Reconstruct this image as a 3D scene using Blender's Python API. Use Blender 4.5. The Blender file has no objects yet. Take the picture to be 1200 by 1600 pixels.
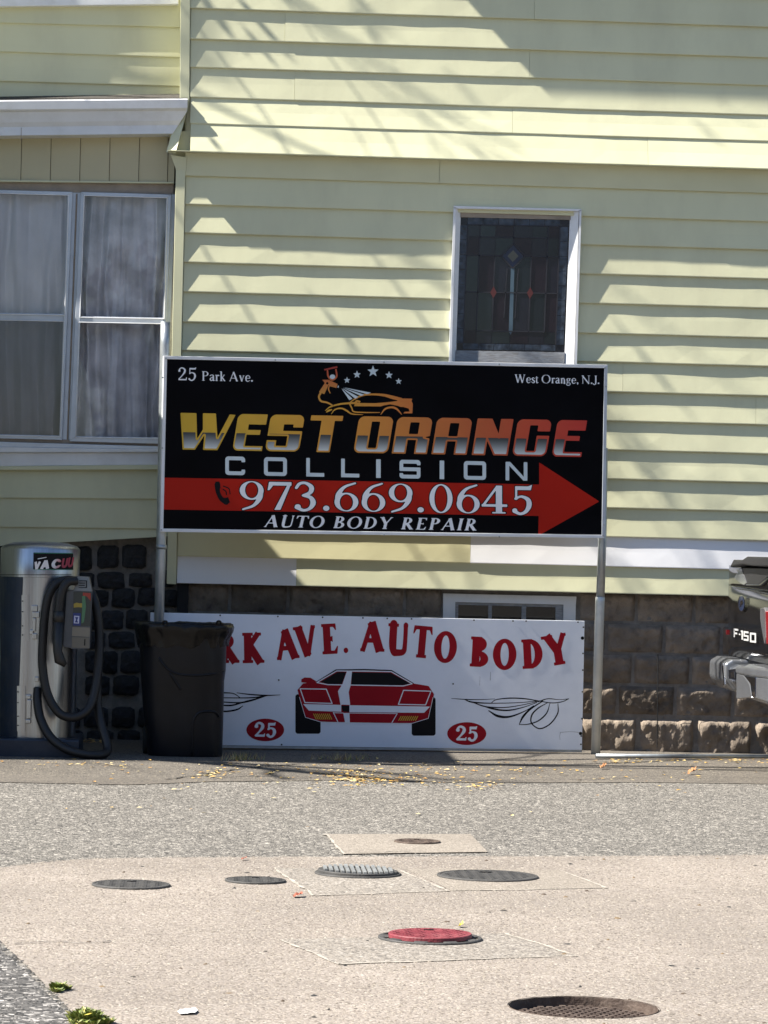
import bpy, math, random
import numpy as np
from mathutils import Vector, Matrix, noise

# ------------------------------------------------------------------ camera
scn = bpy.context.scene
COL = scn.collection
F_PX = 5130.0
YAW = math.radians(3.0); PITCH = math.radians(0.40); ROLL = 0.0245; DIST = 23.2; CAM_H = 1.5
R0 = Vector((math.cos(YAW), -math.sin(YAW), 0)); F0 = Vector((math.sin(YAW), math.cos(YAW), 0)); U0 = Vector((0, 0, 1))
FWD = (F0 * math.cos(PITCH) + U0 * math.sin(PITCH)).normalized()
UP1 = (U0 * math.cos(PITCH) - F0 * math.sin(PITCH)).normalized()
RGT = R0 * math.cos(ROLL) + UP1 * math.sin(ROLL)
UPV = UP1 * math.cos(ROLL) - R0 * math.sin(ROLL)
CAM = Vector((-DIST * math.sin(YAW), -DIST * math.cos(YAW), CAM_H))
cam_data = bpy.data.cameras.new('camera'); cam_data.sensor_fit = 'HORIZONTAL'; cam_data.sensor_width = 36.0
cam_data.lens = 36.0 * F_PX / 1200.0; cam_data.clip_start = 0.1; cam_data.clip_end = 2000
cam = bpy.data.objects.new('camera', cam_data); COL.objects.link(cam)
m3 = Matrix((RGT, UPV, -FWD)).transposed()
cam.matrix_world = Matrix.Translation(CAM) @ m3.to_4x4()
scn.camera = cam
scn.render.resolution_x = 768; scn.render.resolution_y = 1024

# ------------------------------------------------------------------ light: raking sun from the upper left, clear sky
SUN = Vector((-0.90, -0.16, 1.0)).normalized()
world = bpy.data.worlds.new('World'); scn.world = world; world.use_nodes = True
wn = world.node_tree.nodes; bg = wn['Background']
sky = wn.new('ShaderNodeTexSky'); sky.sky_type = 'NISHITA'; sky.sun_disc = False
sky.sun_elevation = math.asin(SUN.z); sky.sun_rotation = math.atan2(SUN.x, SUN.y) % (2 * math.pi)
sky.air_density = 1.0; sky.dust_density = 0.4; sky.ozone_density = 2.5
world.node_tree.links.new(sky.outputs[0], bg.inputs[0]); bg.inputs[1].default_value = 0.062
sl = bpy.data.lights.new('sun', 'SUN'); sl.energy = 5.0; sl.angle = math.radians(0.53); sl.color = (1.0, 0.945, 0.85)
so = bpy.data.objects.new('sun', sl); COL.objects.link(so)
so.rotation_euler = SUN.to_track_quat('Z', 'Y').to_euler(); so.location = (-9, -3, 14)
vs = scn.view_settings; vs.view_transform = 'Standard'; vs.look = 'None'; vs.gamma = 1.0; vs.use_curve_mapping = False
vs.exposure = 1.47

rnd = random.Random(7)

# ------------------------------------------------------------------ pixel -> place helpers (a pixel gives a direction only)
def ray(px, py):
    return (FWD + RGT * ((px - 600) / F_PX) + UPV * ((800 - py) / F_PX))
def onY(px, py, y=0.0):
    d = ray(px, py); return CAM + d * ((y - CAM.y) / d.y)
def onG(px, py, z=0.0):
    d = ray(px, py); return CAM + d * ((z - CAM.z) / d.z)
def onX(px, py, x):
    d = ray(px, py); return CAM + d * ((x - CAM.x) / d.x)
def ray_np(P):
    P = np.asarray(P, float)
    return (np.array(FWD)[None] + np.outer((P[:, 0] - 600) / F_PX, np.array(RGT)) + np.outer((800 - P[:, 1]) / F_PX, np.array(UPV)))
def on_plane_np(P, p0, n, off=0.0):
    d = ray_np(P); n = np.array(n); c = np.array(CAM)
    t = ((np.array(p0) + n * off - c) @ n) / (d @ n)
    return c[None] + d * t[:, None]

# ------------------------------------------------------------------ materials
def lin(c):
    c = c / 255.0
    return c / 12.92 if c <= 0.04045 else ((c + 0.055) / 1.055) ** 2.4
def S(r, g, b): return (lin(r), lin(g), lin(b), 1.0)
MATS = {}
def mat(name, col, rough=0.6, metal=0.0, var=0.0, vscale=4.0, bump=0.0, bscale=60.0, spec=0.5, dirt=None, dscale=1.5, damt=0.5, attr=None, coat=0.0, stretch=None, orand=0.0):
    if name in MATS: return MATS[name]
    m = bpy.data.materials.new(name); m.use_nodes = True; nt = m.node_tree; N = nt.nodes; L = nt.links
    p = N['Principled BSDF']; p.inputs['Base Color'].default_value = col; p.inputs['Roughness'].default_value = rough
    p.inputs['Metallic'].default_value = metal; p.inputs['Specular IOR Level'].default_value = spec
    p.inputs['Coat Weight'].default_value = coat
    tc = N.new('ShaderNodeTexCoord'); vec = tc.outputs['Object']
    if stretch:
        mp = N.new('ShaderNodeMapping'); mp.inputs['Scale'].default_value = stretch; L.new(vec, mp.inputs[0]); vec = mp.outputs[0]
    cur = None
    if attr:
        a = N.new('ShaderNodeAttribute'); a.attribute_name = attr; cur = a.outputs['Color']
        L.new(cur, p.inputs['Base Color'])
    if var > 0:
        nz = N.new('ShaderNodeTexNoise'); nz.inputs['Scale'].default_value = vscale; nz.inputs['Detail'].default_value = 6; L.new(vec, nz.inputs['Vector'])
        hs = N.new('ShaderNodeHueSaturation'); mr = N.new('ShaderNodeMapRange')
        mr.inputs['From Min'].default_value = 0.3; mr.inputs['From Max'].default_value = 0.7
        mr.inputs['To Min'].default_value = 1 - var; mr.inputs['To Max'].default_value = 1 + var
        L.new(nz.outputs['Fac'], mr.inputs['Value']); L.new(mr.outputs[0], hs.inputs['Value'])
        if cur: L.new(cur, hs.inputs['Color'])
        else: hs.inputs['Color'].default_value = col
        cur = hs.outputs[0]; L.new(cur, p.inputs['Base Color'])
    if dirt:
        nz = N.new('ShaderNodeTexNoise'); nz.inputs['Scale'].default_value = dscale; nz.inputs['Detail'].default_value = 8; nz.inputs['Roughness'].default_value = 0.65; L.new(vec, nz.inputs['Vector'])
        mr = N.new('ShaderNodeMapRange'); mr.inputs['From Min'].default_value = 0.48; mr.inputs['From Max'].default_value = 0.72; mr.inputs['To Max'].default_value = damt
        L.new(nz.outputs['Fac'], mr.inputs['Value'])
        mx = N.new('ShaderNodeMix'); mx.data_type = 'RGBA'; L.new(mr.outputs[0], mx.inputs[0])
        if cur: L.new(cur, mx.inputs[6])
        else: mx.inputs[6].default_value = col
        mx.inputs[7].default_value = dirt; cur = mx.outputs[2]; L.new(cur, p.inputs['Base Color'])
    if orand > 0:      # piece-to-piece colour difference
        oi = N.new('ShaderNodeObjectInfo'); mr = N.new('ShaderNodeMapRange'); mr.inputs['To Min'].default_value = 1 - orand; mr.inputs['To Max'].default_value = 1 + orand
        h2 = N.new('ShaderNodeHueSaturation'); L.new(oi.outputs['Random'], mr.inputs['Value']); L.new(mr.outputs[0], h2.inputs['Value'])
        if cur: L.new(cur, h2.inputs['Color'])
        else: h2.inputs['Color'].default_value = col
        cur = h2.outputs[0]; L.new(cur, p.inputs['Base Color'])
    if bump > 0:
        nb = N.new('ShaderNodeTexNoise'); nb.inputs['Scale'].default_value = bscale; nb.inputs['Detail'].default_value = 4; L.new(vec, nb.inputs['Vector'])
        bp = N.new('ShaderNodeBump'); bp.inputs['Strength'].default_value = bump; bp.inputs['Distance'].default_value = 0.01
        L.new(nb.outputs['Fac'], bp.inputs['Height']); L.new(bp.outputs[0], p.inputs['Normal'])
    MATS[name] = m; return m

def glass_mat(name, tint, refl, base_fac):
    m = bpy.data.materials.new(name); m.use_nodes = True; nt = m.node_tree; N = nt.nodes; L = nt.links; N.remove(N['Principled BSDF'])
    tr = N.new('ShaderNodeBsdfTransparent'); tr.inputs[0].default_value = tint
    gl = N.new('ShaderNodeBsdfGlossy'); gl.inputs['Roughness'].default_value = 0.015; gl.inputs[0].default_value = refl
    fr = N.new('ShaderNodeFresnel'); fr.inputs[0].default_value = 1.5
    ad = N.new('ShaderNodeMath'); ad.operation = 'ADD'; ad.use_clamp = True; ad.inputs[1].default_value = base_fac; L.new(fr.outputs[0], ad.inputs[0])
    nz = N.new('ShaderNodeTexNoise'); nz.inputs['Scale'].default_value = 2.2
    tc = N.new('ShaderNodeTexCoord'); L.new(tc.outputs['Object'], nz.inputs['Vector'])
    bp = N.new('ShaderNodeBump'); bp.inputs['Strength'].default_value = 0.12; bp.inputs['Distance'].default_value = 0.01
    L.new(nz.outputs['Fac'], bp.inputs['Height']); L.new(bp.outputs[0], gl.inputs['Normal'])
    mx = N.new('ShaderNodeMixShader'); L.new(ad.outputs[0], mx.inputs[0]); L.new(tr.outputs[0], mx.inputs[1]); L.new(gl.outputs[0], mx.inputs[2])
    L.new(mx.outputs[0], N['Material Output'].inputs[0]); MATS[name] = m; return m

def ground_mat(name, base, dark, light, sc, relief, rough=0.9, blotch=None, spec=0.3, crack=0.0, stain=0.25):
    """aggregate surface: stone chips of mixed tone in a binder"""
    m = bpy.data.materials.new(name); m.use_nodes = True; nt = m.node_tree; N = nt.nodes; L = nt.links
    p = N['Principled BSDF']; p.inputs['Roughness'].default_value = rough; p.inputs['Specular IOR Level'].default_value = spec
    tc = N.new('ShaderNodeTexCoord'); vec = tc.outputs['Object']
    v1 = N.new('ShaderNodeTexVoronoi'); v1.inputs['Scale'].default_value = sc; L.new(vec, v1.inputs['Vector'])
    rp = N.new('ShaderNodeValToRGB'); e = rp.color_ramp.elements
    e[0].position = 0.0; e[0].color = dark; e[1].position = 1.0; e[1].color = light
    a = rp.color_ramp.elements.new(0.30); a.color = base; b = rp.color_ramp.elements.new(0.72); b.color = base
    sp = N.new('ShaderNodeSeparateColor'); L.new(v1.outputs['Color'], sp.inputs[0]); L.new(sp.outputs[0], rp.inputs[0])
    nz = N.new('ShaderNodeTexNoise'); nz.inputs['Scale'].default_value = 0.9; nz.inputs['Detail'].default_value = 7; nz.inputs['Roughness'].default_value = 0.62; L.new(vec, nz.inputs['Vector'])
    mr = N.new('ShaderNodeMapRange'); mr.inputs['From Min'].default_value = 0.3; mr.inputs['From Max'].default_value = 0.7; mr.inputs['To Min'].default_value = 1 - stain; mr.inputs['To Max'].default_value = 1 + stain * 0.6
    L.new(nz.outputs['Fac'], mr.inputs['Value'])
    hs = N.new('ShaderNodeHueSaturation'); L.new(rp.outputs[0], hs.inputs['Color']); L.new(mr.outputs[0], hs.inputs['Value'])
    cur = hs.outputs[0]
    if blotch:
        n2 = N.new('ShaderNodeTexNoise'); n2.inputs['Scale'].default_value = 0.35; n2.inputs['Detail'].default_value = 5; L.new(vec, n2.inputs['Vector'])
        r2 = N.new('ShaderNodeMapRange'); r2.inputs['From Min'].default_value = 0.5; r2.inputs['From Max'].default_value = 0.7; r2.inputs['To Max'].default_value = 0.6; L.new(n2.outputs['Fac'], r2.inputs['Value'])
        mx = N.new('ShaderNodeMix'); mx.data_type = 'RGBA'; L.new(r2.outputs[0], mx.inputs[0]); L.new(cur, mx.inputs[6]); mx.inputs[7].default_value = blotch; cur = mx.outputs[2]
    L.new(cur, p.inputs['Base Color'])
    v2 = N.new('ShaderNodeTexVoronoi'); v2.inputs['Scale'].default_value = sc * 0.9; L.new(vec, v2.inputs['Vector'])
    nb = N.new('ShaderNodeTexNoise'); nb.inputs['Scale'].default_value = sc * 1.7; nb.inputs['Detail'].default_value = 3; L.new(vec, nb.inputs['Vector'])
    ad = N.new('ShaderNodeMath'); ad.operation = 'SUBTRACT'; L.new(nb.outputs['Fac'], ad.inputs[0]); L.new(v2.outputs['Distance'], ad.inputs[1])
    bp = N.new('ShaderNodeBump'); bp.inputs['Strength'].default_value = relief; bp.inputs['Distance'].default_value = 0.006
    L.new(ad.outputs[0], bp.inputs['Height']); L.new(bp.outputs[0], p.inputs['Normal'])
    MATS[name] = m; return m

M_SID = mat('siding_yellow', (0.60, 0.592, 0.398, 1), 0.55, var=0.05, vscale=1.7, bump=0.05, bscale=25, dirt=(0.44, 0.42, 0.29, 1), dscale=3.0, damt=0.32, stretch=(1, 1, 0.35), orand=0.035)
M_SIDO = mat('siding_ochre', (0.60, 0.565, 0.345, 1), 0.5, var=0.05, vscale=1.7, bump=0.04, bscale=25, dirt=(0.42, 0.38, 0.24, 1), dscale=2.0, damt=0.25)
M_SIDB = mat('siding_beige', (0.50, 0.45, 0.29, 1), 0.5, var=0.06, vscale=2.0, bump=0.04, bscale=25)
M_SIDW = mat('siding_white', (0.78, 0.78, 0.80, 1), 0.4, var=0.03, vscale=2, bump=0.06, bscale=14)
M_TRIM = mat('trim_yellow', (0.585, 0.58, 0.39, 1), 0.42, var=0.05, vscale=3)
M_WHITE = mat('painted_white_metal', (0.72, 0.73, 0.75, 1), 0.4, var=0.06, vscale=5, dirt=(0.40, 0.38, 0.34, 1), dscale=6, damt=0.25)
M_ALU = mat('window_aluminium', (0.50, 0.54, 0.60, 1), 0.38, metal=0.35, var=0.08, vscale=9)
M_TAUPE = mat('weathered_header', (0.30, 0.25, 0.20, 1), 0.8, var=0.15, vscale=8, bump=0.3)
M_WOODG = mat('peeling_grey_wood', (0.30, 0.31, 0.33, 1), 0.8, var=0.2, vscale=20, bump=0.5, bscale=90, stretch=(1, 1, 6), dirt=(0.2, 0.17, 0.14, 1), dscale=14, damt=0.7)
M_SHING = mat('shingle', (0.05, 0.045, 0.04, 1), 0.95, var=0.3, vscale=40, bump=0.8)
M_MORT = mat('mortar', (0.21, 0.19, 0.17, 1), 0.95, var=0.2, vscale=20, bump=0.7, bscale=110, dirt=(0.08, 0.07, 0.06, 1), dscale=4, damt=0.6)
M_BLOCK = mat('rockface_block', (0.225, 0.185, 0.148, 1), 0.95, var=0.35, vscale=14, bump=1.0, bscale=45, dirt=(0.085, 0.073, 0.066, 1), dscale=7, damt=0.95, orand=0.28, spec=0.2)
M_STONE = mat('dark_basalt', (0.032, 0.032, 0.036, 1), 0.7, orand=0.5, var=0.4, vscale=14, bump=0.9, bscale=60, dirt=(0.06, 0.055, 0.05, 1), dscale=9, damt=0.4)
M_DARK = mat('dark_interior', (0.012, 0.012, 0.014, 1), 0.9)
M_GALV = mat('galvanised_steel', (0.42, 0.45, 0.47, 1), 0.42, metal=0.7, var=0.18, vscale=18, dirt=(0.25, 0.25, 0.25, 1), dscale=9, damt=0.5, bump=0.1, bscale=40)
M_GALV2 = mat('galvanised_sleeve', (0.62, 0.63, 0.60, 1), 0.5, metal=0.45, var=0.15, vscale=14, dirt=(0.3, 0.3, 0.28, 1), dscale=7, damt=0.4)
M_SBLACK = mat('sign_black', (0.0022, 0.0022, 0.0035, 1), 0.45, spec=0.06, var=0.3, vscale=4)
M_SWHITE = mat('sign_white', (0.76, 0.79, 0.85, 1), 0.33, var=0.03, vscale=1.2, dirt=(0.52, 0.55, 0.60, 1), dscale=3.5, damt=0.22, bump=0.25, bscale=2.2)
M_VW = mat('vinyl_white', (0.80, 0.81, 0.84, 1), 0.5, spec=0.2)
M_VRED = mat('vinyl_red', (0.40, 0.014, 0.006, 1), 0.5, var=0.05, vscale=3, spec=0.12)
M_VSIL = mat('vinyl_silver', (0.55, 0.63, 0.67, 1), 0.4)
M_VBLK = mat('vinyl_black', (0.004, 0.004, 0.006, 1), 0.5, spec=0.15)
M_VATT = mat('vinyl_graded', (1, 1, 1, 1), 0.4, attr='Col')
M_CRED = mat('paint_crimson', (0.32, 0.006, 0.014, 1), 0.5, var=0.08, vscale=5, spec=0.12)
M_YEL = mat('paint_yellow', (0.62, 0.42, 0.03, 1), 0.45)
M_RUB = mat('black_rubber_hose', (0.006, 0.006, 0.007, 1), 0.5, bump=0.2, bscale=200, var=0.2, vscale=12)
M_BIN = mat('black_bin_plastic', (0.0028, 0.0040, 0.0075, 1), 0.38, bump=0.15, bscale=300, var=0.25, vscale=6, dirt=(0.011, 0.012, 0.014, 1), dscale=5, damt=0.5, spec=0.3)
M_BAG = mat('bin_bag_plastic', (0.003, 0.0034, 0.0048, 1), 0.25, bump=0.7, bscale=22, spec=0.3)
M_STEEL = mat('brushed_stainless', (0.40, 0.42, 0.45, 1), 0.28, metal=1.0, var=0.1, vscale=3, bump=0.06, bscale=30, stretch=(30, 30, 0.6), dirt=(0.30, 0.28, 0.25, 1), dscale=2, damt=0.4)
M_NAVY = mat('navy_paint', (0.006, 0.016, 0.036, 1), 0.45, var=0.2, vscale=5, dirt=(0.05, 0.055, 0.06, 1), dscale=9, damt=0.35)
M_GREYM = mat('grey_metal_box', (0.085, 0.09, 0.10, 1), 0.5, metal=0.3, var=0.15, vscale=8)
M_CAR = mat('black_car_paint', (0.006, 0.006, 0.007, 1), 0.13, spec=0.35)
M_CHROME = mat('chrome', (0.75, 0.76, 0.78, 1), 0.09, metal=1.0)
M_BUMP = mat('grey_bumper_metal', (0.24, 0.25, 0.27, 1), 0.22, metal=0.65, var=0.1, vscale=9)
M_PLAS = mat('black_trim_plastic', (0.012, 0.012, 0.013, 1), 0.5, bump=0.1, bscale=300)
M_TAIL = mat('red_lens', (0.35, 0.006, 0.012, 1), 0.1, coat=1.0)
M_CLEAR = mat('smoked_lens', (0.14, 0.14, 0.15, 1), 0.1, coat=1.0)
M_TYRE = mat('tyre_rubber', (0.014, 0.014, 0.014, 1), 0.85, bump=0.3, bscale=90)
M_CURT = mat('curtain_cloth', (0.80, 0.79, 0.81, 1), 0.85, var=0.1, vscale=3, bump=0.1, bscale=120)
M_FILM = mat('crumpled_film_curtain', (0.72, 0.71, 0.73, 1), 0.35, var=0.3, vscale=5, bump=0.5, bscale=18)
M_IRON = mat('cast_iron', (0.050, 0.048, 0.046, 1), 0.7, metal=0.0, var=0.25, vscale=20, bump=0.3, bscale=120)
M_IRONB = mat('rusty_iron', (0.085, 0.060, 0.048, 1), 0.7, metal=0.3, var=0.3, vscale=16, bump=0.4, bscale=90, dirt=(0.20, 0.16, 0.13, 1), dscale=18, damt=0.6)
M_IRONR = mat('red_painted_iron', (0.17, 0.022, 0.032, 1), 0.6, var=0.25, vscale=14, bump=0.3, bscale=120, dirt=(0.26, 0.11, 0.11, 1), dscale=7, damt=0.5)
M_IRONW = mat('pale_worn_grate', (0.30, 0.31, 0.31, 1), 0.5, metal=0.5, var=0.25, vscale=20)
M_LEAF = mat('fallen_leaf', (0.55, 0.33, 0.06, 1), 0.7, attr='Col')
M_GREEN = mat('weed_green', (0.09, 0.13, 0.02, 1), 0.6, attr='Col')
M_BARK = mat('bark', (0.09, 0.07, 0.055, 1), 0.9, var=0.3, vscale=9, bump=0.8)
M_FOL = mat('tree_foliage', (0.05, 0.075, 0.02, 1), 0.6, var=0.5, vscale=1.5)
M_PAPER = mat('paper', (0.8, 0.8, 0.8, 1), 0.7)
M_ASPH = ground_mat('asphalt_chips', (0.140, 0.130, 0.116, 1), (0.030, 0.029, 0.028, 1), (0.40, 0.37, 0.33, 1), 55, 1.0, stain=0.14)
M_ASPHS = ground_mat('asphalt_smooth', (0.120, 0.107, 0.093, 1), (0.06, 0.055, 0.05, 1), (0.22, 0.19, 0.15, 1), 110, 0.6, stain=0.22)
M_ASPHD = ground_mat('asphalt_coarse_dark', (0.085, 0.081, 0.077, 1), (0.02, 0.02, 0.02, 1), (0.36, 0.34, 0.32, 1), 48, 1.0, stain=0.25)
M_CONC = ground_mat('concrete_apron', (0.238, 0.205, 0.176, 1), (0.155, 0.132, 0.113, 1), (0.32, 0.285, 0.25, 1), 80, 0.6, stain=0.26, blotch=(0.185, 0.162, 0.140, 1))
M_PATCH = ground_mat('concrete_patch', (0.225, 0.20, 0.172, 1), (0.12, 0.107, 0.095, 1), (0.34, 0.31, 0.275, 1), 70, 0.8, stain=0.14)
M_PATCH2 = ground_mat('concrete_patch_fine', (0.235, 0.206, 0.173, 1), (0.17, 0.147, 0.122, 1), (0.32, 0.28, 0.24, 1), 90, 0.6, stain=0.12)
M_LINE = mat('joint_mortar_pale', (0.34, 0.305, 0.26, 1), 0.9, var=0.25, vscale=12, bump=0.6)
G_PORCH = glass_mat('porch_glass', (0.93, 0.94, 0.96, 1), (0.9, 0.93, 1.0, 1), 0.0)
G_SCREEN = glass_mat('screened_glass', (0.50, 0.50, 0.54, 1), (0.9, 0.93, 1.0, 1), 0.0)
G_DARKG = glass_mat('basement_glass', (0.25, 0.25, 0.27, 1), (0.9, 0.9, 1.0, 1), 0.02)

# ------------------------------------------------------------------ objects
def link(o): COL.objects.link(o); return o
def mk(name, v, f, material, parent=None, smooth=False):
    me = bpy.data.meshes.new(name); me.from_pydata([tuple(x) for x in v], [], [tuple(x) for x in f]); me.update()
    if material: me.materials.append(material)
    if smooth: me.shade_smooth()
    o = link(bpy.data.objects.new(name, me))
    if parent: o.parent = parent
    return o
def tag(o, label=None, cat=None, group=None, kind=None):
    if label: o['label'] = label
    if cat: o['category'] = cat
    if group: o['group'] = group
    if kind: o['kind'] = kind
    return o
def thing(name, label, cat, group=None):
    o = link(bpy.data.objects.new(name, None)); o.empty_display_size = 0.2
    return tag(o, label, cat, group)
def bevel(o, w=0.004, seg=2):
    b = o.modifiers.new('bevel', 'BEVEL'); b.width = w; b.segments = seg; b.limit_method = 'ANGLE'; b.angle_limit = math.radians(35); return o

class MB:
    def __init__(s): s.v = []; s.f = []
    def add(s, v, f):
        n = len(s.v); s.v += [tuple(x) for x in v]; s.f += [tuple(i + n for i in q) for q in f]; return s
    def box(s, x0, x1, y0, y1, z0, z1):
        v = [(x, y, z) for z in (z0, z1) for y in (y0, y1) for x in (x0, x1)]
        return s.add(v, [(0, 2, 3, 1), (4, 5, 7, 6), (0, 1, 5, 4), (2, 6, 7, 3), (0, 4, 6, 2), (1, 3, 7, 5)])
    def prism(s, poly, ext):
        """poly: 3D loop; ext: vector"""
        n = len(poly); e = Vector(ext); v = [Vector(p) for p in poly] + [Vector(p) + e for p in poly]
        f = [tuple(range(n - 1, -1, -1)), tuple(range(n, 2 * n))] + [(i, (i + 1) % n, n + (i + 1) % n, n + i) for i in range(n)]
        return s.add(v, f)
    def tube(s, pts, r, n=10, closed_ends=True, up=None):
        pts = [Vector(p) for p in pts]; rs = r if isinstance(r, (list, tuple)) else [r] * len(pts); base = len(s.v); prev = None
        for i, p in enumerate(pts):
            d = (pts[min(i + 1, len(pts) - 1)] - pts[max(i - 1, 0)]).normalized()
            if prev is None:
                a = Vector((0, 0, 1)) if abs(d.z) < 0.9 else Vector((1, 0, 0)); a = (a - d * a.dot(d)).normalized()
            else: a = (prev - d * prev.dot(d)).normalized()
            prev = a; b = d.cross(a)
            for k in range(n):
                t = 2 * math.pi * k / n; s.v.append(tuple(p + (a * math.cos(t) + b * math.sin(t)) * rs[i]))
        for i in range(len(pts) - 1):
            for k in range(n):
                q = base + i * n; s.f.append((q + k, q + (k + 1) % n, q + n + (k + 1) % n, q + n + k))
        if closed_ends:
            s.f.append(tuple(base + k for k in range(n - 1, -1, -1))); q = base + (len(pts) - 1) * n; s.f.append(tuple(q + k for k in range(n)))
        return s
    def lathe(s, prof, c, n=48, caps=True):
        """prof: (r, z) list around the vertical axis at c"""
        base = len(s.v)
        for r, z in prof:
            for k in range(n):
                t = 2 * math.pi * k / n; s.v.append((c[0] + r * math.cos(t), c[1] + r * math.sin(t), c[2] + z))
        for i in range(len(prof) - 1):
            for k in range(n):
                q = base + i * n; s.f.append((q + k, q + (k + 1) % n, q + n + (k + 1) % n, q + n + k))
        if caps: s.f.append(tuple(base + k for k in range(n - 1, -1, -1))); q = base + (len(prof) - 1) * n; s.f.append(tuple(q + k for k in range(n)))
        return s
    def build(s, name, material, parent=None, smooth=False): return mk(name, s.v, s.f, material, parent, smooth)

def slab(pxpoly, y, th):
    """polygon traced on the upright plane y, extruded th towards the street"""
    b = MB(); b.prism([onY(px, py, y) for px, py in pxpoly], (0, -th, 0)); return b
def catmull(P, n=8):
    P = [Vector(p) for p in P]; out = []
    Q = [P[0] * 2 - P[1]] + P + [P[-1] * 2 - P[-2]]
    for i in range(1, len(Q) - 2):
        for k in range(n):
            t = k / n; a, b, c, d = Q[i - 1], Q[i], Q[i + 1], Q[i + 2]
            out.append(0.5 * ((2 * b) + (c - a) * t + (2 * a - 5 * b + 4 * c - d) * t * t + (3 * b - a - 3 * c + d) * t ** 3))
    out.append(P[-1]); return out
def fbm(x, y, z=0.0): return noise.fractal(Vector((x, y, z)), 0.9, 2.0, 4)

# ================================================================== GROUND
from mathutils.geometry import delaunay_2d_cdt
HC = onG(912, 1576); HR = (onG(912 + 117, 1576) - onG(912 - 117, 1576)).length / 2 * 0.99     # the sunk manhole's opening
def sheet(name, poly, z, material, hole=False):
    if not hole: return tag(mk(name, [(x, y, z) for x, y in poly], [tuple(range(len(poly)))], material), kind='structure')
    pts = [Vector(p) for p in poly]; n = len(pts); m = 72
    pts += [Vector((HC.x + HR * math.cos(6.283185 * k / m), HC.y + HR * math.sin(6.283185 * k / m))) for k in range(m)]
    ed = [(i, (i + 1) % n) for i in range(n)] + [(n + i, n + (i + 1) % m) for i in range(m)]
    vs_, _, fs_, *_r = delaunay_2d_cdt(pts, ed, [], 1, 1e-6)
    keep = []
    for f in fs_:
        c = sum((vs_[i] for i in f), Vector((0, 0))) / len(f)
        if (c - HC.xy).length < HR * 0.98: continue
        ins = False; j = n - 1
        for i in range(n):
            a, b = pts[i], pts[j]
            if (a.y > c.y) != (b.y > c.y) and c.x < (b.x - a.x) * (c.y - a.y) / (b.y - a.y) + a.x: ins = not ins
            j = i
        if ins: keep.append(tuple(f))
    return tag(mk(name, [(v.x, v.y, z) for v in vs_], keep, material), kind='structure')
def gpoly(pts, z=0.0): return [tuple(onG(px, py, z))[:2] for px, py in pts]
sheet('ground', [(-300, -300), (300, -300), (300, 300), (-300, 300)], 0.0, M_ASPH, True)
apron_px = [(1900, 1331), (1200, 1336), (900, 1338), (500, 1338.5), (200, 1340.5), (120, 1343), (60, 1348), (0, 1356), (-90, 1372), (-200, 1400), (-330, 1450), (-200, 1452),
            (-60, 1460), (0, 1470), (28, 1495), (60, 1527), (95, 1562), (130, 1600), (190, 1665), (260, 1740), (420, 1900), (2600, 1900)]
ap2 = []
for a_, b_ in zip(apron_px, apron_px[1:] + apron_px[:1]):
    n_ = max(1, min(60, int(math.hypot(b_[0] - a_[0], b_[1] - a_[1]) / 9)))
    for k_ in range(n_):
        t_ = k_ / n_; x_, y_ = a_[0] + (b_[0] - a_[0]) * t_, a_[1] + (b_[1] - a_[1]) * t_; s_ = 0.55 if y_ < 1440 else 2.2
        ap2.append((x_ + s_ * fbm(x_ * .06, y_ * .06, 2), y_ + s_ * fbm(x_ * .045, y_ * .09, 5)))
apron_px = ap2
sheet('concrete_apron', gpoly(apron_px, 0.004), 0.004, M_CONC, True)
sheet('asphalt_strip', gpoly([(-700, 1180), (-300, 1218), (0, 1222), (200, 1226), (330, 1221), (520, 1219), (760, 1223), (1000, 1222), (1300, 1226), (1900, 1226), (1900, 1120), (-700, 1120)], 0.004), 0.004, M_ASPHS)
sheet('asphalt_edge', gpoly([(-400, 1462), (-60, 1470), (-5, 1479), (24, 1503), (56, 1534), (90, 1568), (124, 1606), (185, 1672), (-400, 1672)], 0.004), 0.004, M_ASPHD)
# squares cut and refilled round the fuel fill covers, with pale joints
patches = [
    ([(508, 1303), (735, 1303), (762, 1331), (538, 1334)], M_PATCH2, [(0, 3)]),
    ([(428, 1356), (620, 1358), (702, 1392), (492, 1399)], M_PATCH, [(0, 3), (1, 2), (2, 3)]),
    ([(632, 1357), (872, 1359), (950, 1387), (706, 1391.5)], M_PATCH2, [(1, 2), (2, 3)]),
    ([(438, 1468), (790, 1458), (902, 1493), (530, 1506)], M_PATCH, [(0, 3), (1, 2), (2, 3)])]
for poly, m_, lines in patches:
    sheet('concrete_patch', gpoly(poly, 0.0055), 0.0055, m_)
    for a, b in lines:
        A = onG(*poly[a], 0.007); B = onG(*poly[b], 0.007); d = (B - A); n = Vector((-d.y, d.x, 0)).normalized()
        L_, R_ = [], []; N_ = 26
        for k in range(N_ + 1):
            p = A + d * (k / N_); w = max(0.0015, 0.006 + 0.009 * fbm(p.x * 9, p.y * 9)); j = 0.012 * fbm(p.x * 4, p.y * 4, 3)
            L_.append(p + n * (w + j)); R_.append(p + n * (j - w))
        tag(mk('joint_line', L_ + R_, [(k, k + 1, N_ + 2 + k, N_ + 1 + k) for k in range(N_)], M_LINE), kind='structure')
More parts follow.
